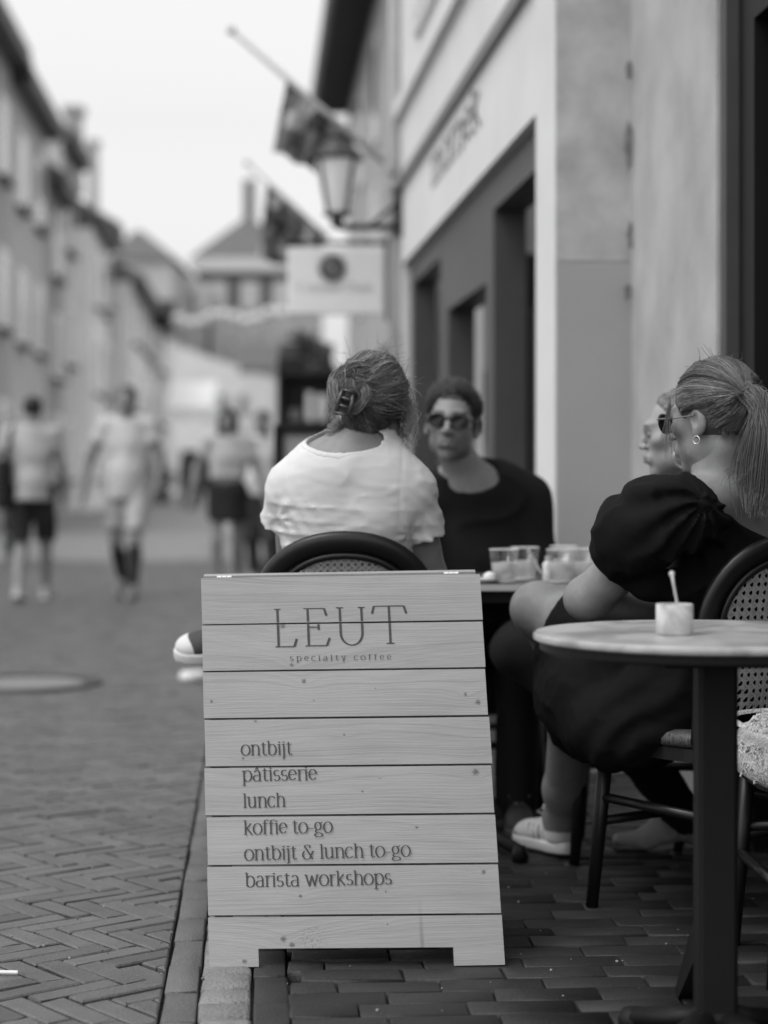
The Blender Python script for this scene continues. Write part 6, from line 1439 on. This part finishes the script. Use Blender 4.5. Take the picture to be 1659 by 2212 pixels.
for q in s4: a.cap([q, q + Vector((-.08, 0, -.27))], [.058, .05], k=.03)
a.ell(nb4 + Vector((-.03, 0, .03)), (.11, .11, .075), mode='s', k=.006); a.half(nb4 + Vector((0, 0, .035)), (0, 0, 1)); a.disp(lambda q: .014 * vn(q, (10, 10, 16))); a.build('top', mat('black cotton', .012), p4_)
a = SDF((.20, 4.96, .05), (1.05, 5.60, .75), .011); a.ell(hip4, (.17, .15, .13), M=M4b, k=.05)
for sx, kn, an in zip((-1, 1), k4, (P(1500, 1802, 5.36), ank4[1])): a.cap([hip4 + M4b @ Vector((sx * .08, .03, 0)), kn, ], [.10, .075], k=.05); 
a.cap([k4[0], Vector((.70, 5.20, .30)), P(1505, 1800, 5.36)], [.074, .066, .055], k=.03); a.cap([k4[1], ank4[1]], [.074, .058], k=.03)
a.disp(lambda q: .014 * vn(q, (10, 10, 16))); a.build('trousers', mat('black cotton trousers', .014), p4_)
a = SDF((.45, 5.18, -.02), (1.0, 5.5, .3), .006); a.cap([P(1490, 1790, 5.34), P(1432, 1790, 5.33)], [.038, .036], k=.02); a.cap([P(1432, 1790, 5.33), P(1395, 1812, 5.33), P(1338, 1812, 5.33)], [.037, .026, .018], k=.025); a.disp(lambda q: .006 * vn(q, (30, 30, 30))); a.build('sock', mat('pale sock', .42, .8), p4_)
b = MB(); b.tube([P(1330, 1835, 5.33), P(1400, 1842, 5.33), P(1470, 1852, 5.33)], [(.006, .036), (.008, .04), (.010, .034)], 10); b.tube([P(1462, 1842, 5.33), P(1470, 1810, 5.33), P(1480, 1795, 5.35)], [.012, .016, .012], 8); b.build('sandal', m_black, p4_, True)
sneaker(p4_, (ank4[1].x + .05, ank4[1].y, 0), (ank4[1].x - .2, ank4[1].y + .02, 0), (0, 0, 1), upper=.04, sole=.06)
a = SDF([hc4[i] - .16 for i in range(3)], [hc4[i] + .18 for i in range(3)], .0055)
a.ell(T4(0, -.014, .040), (.0785, .096, .0855), M=M4, k=.02); a.ell(T4(0, -.07, -.02), (.055, .05, .07), M=M4, k=.03)
a.half(T4(0, .050, .080), M4 @ Vector((0, 1, -.7))); a.half(T4(0, -.02, -.02), M4 @ Vector((0, .75, -1)))
a.disp(lambda q: .005 * vn(q, (40, 40, 40))); hsd4 = a; H4 = a.build('hair', mat('fair hair base', .15, .5, .2, 40), p4_)
rng = np.random.RandomState(4); cv = []; ra4 = np.array((.079, .0965, .086)); M4n = np.array(M4); o4 = np.array((0, -.014, .040)); e4 = unit((0, -1, .1))
A_ = []; tn_ = []
for i in range(3600):
    th = rng.uniform(-.25, math.pi + .25); d0 = unit((math.cos(th), .52 + .26 * max(0, math.sin(th)) + .05 * rng.rand() - .5 * rng.rand() ** 3, .02 + .86 * math.sin(th))); A_.append(d0); tn_.append((.7 + 1.4 * float(vn(np.array([d0]), (6, 6, 6))[0] + .2)) * rng.choice((.8, 1, 1.25)))
m_ = len(A_); cv += comb([hs4, hsd4], T4(0, -.015, .025), M4, A_, [e4 + rng.normal(0, .05, 3) for _ in range(m_)], 11, np.abs(rng.normal(0, .002, m_)), rng.normal(0, .04, m_), tn_, .0006, .0005)
strands('hair_strands', cv, hair_mat('fair hair', .20), H4)
for sx in (-1, 1):
    b = MB(); b.lathe(T4(sx * .030, .084, .006), [(.001, -.010), (.007, -.007), (.010, 0), (.007, .007), (.001, .010)], 14, axis=M4 @ Vector((0, 1, 0))); ey = b.build('eye', mat('eye white', .3, .2, 0), p4_, True)
    b = MB(); b.lathe(T4(sx * .031, .0935, .006), [(.001, .001), (.005, .0005), (.0055, -.001)], 12, axis=M4 @ Vector((0, 1, 0))); b.build('iris', m_black, ey)
    b = MB(); b.tube([T4(sx * .018, .098, .030), T4(sx * .034, .096, .034), T4(sx * .05, .086, .028)], [.0012, .0018, .001], 6); b.build('eyebrow', mat('brow', .10, .8), p4_)
    b = MB(); b.tube([T4(sx * .020, .093, .013), T4(sx * .032, .096, .015), T4(sx * .045, .088, .012)], .0011, 6); b.build('eyelash', m_black, p4_)
hoop(T4(-.082, -.004, -.062), .028, p4_, M4, .0035)

# ------------------------------------------------------------------ people walking in the street
def walker(label, x, y, psi, H=1.72, top=.42, bottom=.03, skin=None, hairv=.03, legs=((.05, .22, .46), (-.05, -.10, .47)), short=.48, topz=.82, arms=((.02, .10), (-.02, .06)), shoe=.6, hair='short', crop=None, h=.015, bag=None, legskin=None, group='people walking in the street', socks=None, dress=False, sleeve=.5, parts=True):
    """legs: (ankle forward, knee forward, knee height) right then left; x, y on the ground; psi heading (0 = away from us)"""
    k = H / 1.72; t = thing('person', label, 'person', (x, y, 0), 0, group); Rz = Matrix.Rotation(psi, 3, 'Z')
    W = lambda a, b, c: Vector((x, y, 0)) + Rz @ (Vector((a, b, c)) * k); M = frame(Rz @ Vector((0, 1, 0)))
    lo, hi = (x - .55, y - .55, -.01), (x + .55, y + .55, H + .08); hcw = W(0, .02, 1.60)
    hipj = [W(sx * .09, 0, .92) for sx in (1, -1)]; kn = [W(sx * .095, l[1], l[2]) for sx, l in zip((1, -1), legs)]; an = [W(sx * .09, l[0], (.09 if len(l) < 4 else l[3])) for sx, l in zip((1, -1), legs)]
    sh = [W(sx * .175, 0, 1.40) for sx in (1, -1)]; el = [W(sx * (.245 + (0 if len(q) < 3 else q[2])), q[0] * .5, 1.13) for sx, q in zip((1, -1), arms)]; wr = [W(sx * (.25 + (0 if len(q) < 4 else q[3])), q[1] + .06, .88 if len(q) < 5 else q[4]) for sx, q in zip((1, -1), arms)]
    def tor(s, inf=0):
        s.ell(W(0, 0, 1.24), (.165 * k, .11 * k, .22 * k), M=M, k=.06, inf=inf); s.ell(W(0, 0, 1.02), (.15 * k, .11 * k, .18 * k), M=M, k=.06, inf=inf)
        for q in sh: s.cap([W(0, 0, 1.43), q], [.055 * k, .055 * k], k=.05, inf=inf)
    a = SDF(lo, hi, h); tor(a); head(a, hcw, M, 1.0 * k); a.cap([W(0, 0, 1.54), W(0, 0, 1.42)], [.055 * k, .06 * k], k=.03); a.ell(W(0, 0, .93), (.16 * k, .12 * k, .11 * k), M=M, k=.05)
    for i in (0, 1):
        a.cap([hipj[i], kn[i]], [.085 * k, .055 * k], k=.03); a.cap([kn[i], kn[i].lerp(an[i], .35) - Rz @ Vector((0, .015, 0)), an[i]], [.054 * k, .054 * k, .034 * k], k=.02); a.cap([an[i], an[i] + Rz @ Vector((0, .12, -.04))], [.035, .03], k=.02)
        a.cap([sh[i], el[i], wr[i]], [.048 * k, .040 * k, .026 * k], k=.02); hand(a, wr[i], wr[i] - el[i], M @ Vector((-1 + 2 * i, 0, 0)), .3, 1.0, 1 - 2 * i)
    a.build('body', skin or m_skin, t)
    a = SDF(lo, hi, h); tor(a, .022)
    if topz < .95: a.cap([W(0, 0, 1.0), W(0, 0, topz)], [.165 * k, .175 * k], k=.06)
    for i in (0, 1): e = sh[i].lerp(el[i], sleeve); a.cap([sh[i], sh[i].lerp(el[i], sleeve + .1)], [.066 * k, .072 * k], k=.03, planes=[(e, el[i] - sh[i])])
    a.half(W(0, 0, topz), (0, 0, -1)); a.ell(W(0, .03, 1.50), (.085, .085, .055), mode='s', k=.01); a.disp(lambda q: .03 * vn(q, (9, 9, 9))); a.build('top', mat('cloth %.3f' % top, top, .85, .06, 12), t)
    a = SDF(lo, hi, h); a.ell(W(0, 0, .95), (.178 * k, .135 * k, .13 * k), M=M, k=.05)
    for i in (0, 1):
        a.cap([hipj[i], kn[i]], [.105 * k, .085 * k], k=.05)
        if short < .3: a.cap([kn[i], an[i]], [.075 * k, .06 * k], k=.03)
    if dress: a.cap([W(0, 0, .9), W(0, .03, short)], [.155 * k, .175 * k], k=.04)
    a.half(W(0, 0, short), (0, 0, -1)); a.half(W(0, 0, 1.08), (0, 0, 1)); a.disp(lambda q: .02 * vn(q, (9, 9, 9))); a.build('shorts' if short > .3 else 'trousers', mat('cloth %.3f' % bottom, bottom, .85, .06, 12), t)
    a = SDF([hcw[i] - .2 for i in range(3)], [hcw[i] + .2 for i in range(3)], .011); Tw = lambda *p: hcw + M @ Vector(p) * k
    a.ell(Tw(0, -.018, .042), (.085, .102, .088), M=M, k=.02)
    if hair == 'long': a.cap([Tw(0, -.06, .0), Tw(0, -.065, -.12)], [.075, .07], k=.03); [a.cap([Tw(sx * .07, .01, .02), Tw(sx * .075, .02, -.13)], [.032, .03], k=.02) for sx in (-1, 1)]; a.ell(Tw(0, .11, -.03), (.055, .06, .09), M=M, mode='s', k=.01)
    else: a.half(Tw(0, .055, .02), M @ Vector((0, .8, -.6))); a.half(Tw(0, -.03, -.045), M @ Vector((0, .3, -1)))
    a.disp(lambda q: .012 * vn(q, (40, 40, 40))); a.build('hair', mat('hair %.3f' % hairv, hairv, .5, .2), t)
    if socks:
        a = SDF(lo, hi, .011); [a.cap([kn[i].lerp(an[i], .2), kn[i].lerp(an[i], .35) - Rz @ Vector((0, .015, 0)), an[i]], [.056 * k, .058 * k, .040 * k], k=.02) for i in (0, 1)]; a.build('socks', mat('cloth %.3f' % socks, socks), t)
    for i in (0, 1):
        f = Rz @ Vector((0, 1, 0)); g0 = Vector((an[i].x, an[i].y, an[i].z - .09)); sneaker(t, g0 - f * .06, g0 + f * .20 + Vector((0, 0, .0 if an[i].z < .12 else -.05)), (0, 0, 1), upper=shoe, sole=min(.7, shoe * 1.1))
    return t, W, M
def gx(u, v): q = G(u, v); return q.x, q.y
x, y = gx(70, 1297); t, W, M = walker('person walking away in grey T-shirt and dark shorts with a black shoulder bag', x, y, R(4), 1.73, .40, .02, hairv=.012, legs=((.20, .16, .47), (-.26, -.02, .45, .14)), short=.50, topz=.84, shoe=.62)
b = MB(); c_ = W(-.23, .0, .98); b.box(c_, (.12, .34, .42), bev=.04); bg_ = b.build('shoulder_bag', mat('black canvas', .012, .8), None); tag(bg_, 'black bag hanging at the left side of the person walking away', 'bag')
b = MB(); b.tube([W(-.22, .12, 1.18), W(-.17, .10, 1.44), W(-.16, -.06, 1.46), W(-.21, -.14, 1.18)], .018, 8); s_ = b.build('strap', mat('black canvas', .012), bg_)
x, y = gx(275, 1291); walker('bearded man walking towards us in loose pale T-shirt and pale shorts', x, y, R(176), 1.84, .52, .42, skin=mat('medium skin', .22, .5, .05), hairv=.03, socks=.022, legs=((-.26, .0, .46, .13), (.22, .18, .48)), short=.56, topz=.80, arms=((.02, .02, .06, .08), (.0, .04, .03, .0)), shoe=.20)
x, y = gx(492, 1278); walker('long haired woman walking towards us in pale crop top and black skirt', x, y, R(182), 1.68, .46, .012, skin=mat('medium skin', .22, .5, .05), hairv=.03, legs=((.20, .17, .46), (-.24, .0, .45, .12)), short=.66, topz=1.06, dress=True, hair='long', arms=((.0, .05, .05, .08), (.0, .0, .04, .10)), shoe=.5, sleeve=.55)
x, y = gx(566, 1262); t, W, M = walker('person in pale top and dark trousers walking behind the woman in the black skirt', x, y, R(178), 1.70, .58, .05, hairv=.10, legs=((-.12, .0, .46), (.12, .12, .46)), short=.1, topz=.88, arms=((.0, .02, .05, .06), (.0, .02, .05, .06)), shoe=.6, sleeve=.95)
b = MB(); c_ = W(.33, .06, .60); b.box(c_, (.14, .26, .26), bev=.02); b.tube([c_ + Vector((0, -.08, .13)), c_ + Vector((0, -.05, .26)), c_ + Vector((0, .05, .26)), c_ + Vector((0, .08, .13))], .008, 6); tag(b.build('shopping_bag', mat('white paper', .75)), 'white paper shopping bag carried behind the woman in the black skirt', 'bag')
x, y = gx(36, 1212); walker('far person in dark top at left, beyond the one in the grey T-shirt', x, y, R(10), 1.66, .05, .03, hairv=.02, short=.1, h=.02, shoe=.1)
x, y = gx(402, 1094); walker('distant person in black near the white shop, left of a pair', x, y, R(180), 1.74, .02, .02, hairv=.02, short=.1, h=.025, shoe=.1, group='people far down the street')
x, y = gx(424, 1097); walker('distant person in dark grey near the white shop, right of a pair', x, y, R(170), 1.68, .10, .03, hairv=.03, short=.1, h=.025, shoe=.1, group='people far down the street')
x, y = gx(548, 1090); walker('distant person in pale top in front of the striped screen', x, y, R(180), 1.7, .5, .04, hairv=.05, short=.1, h=.025, shoe=.2, group='people far down the street')
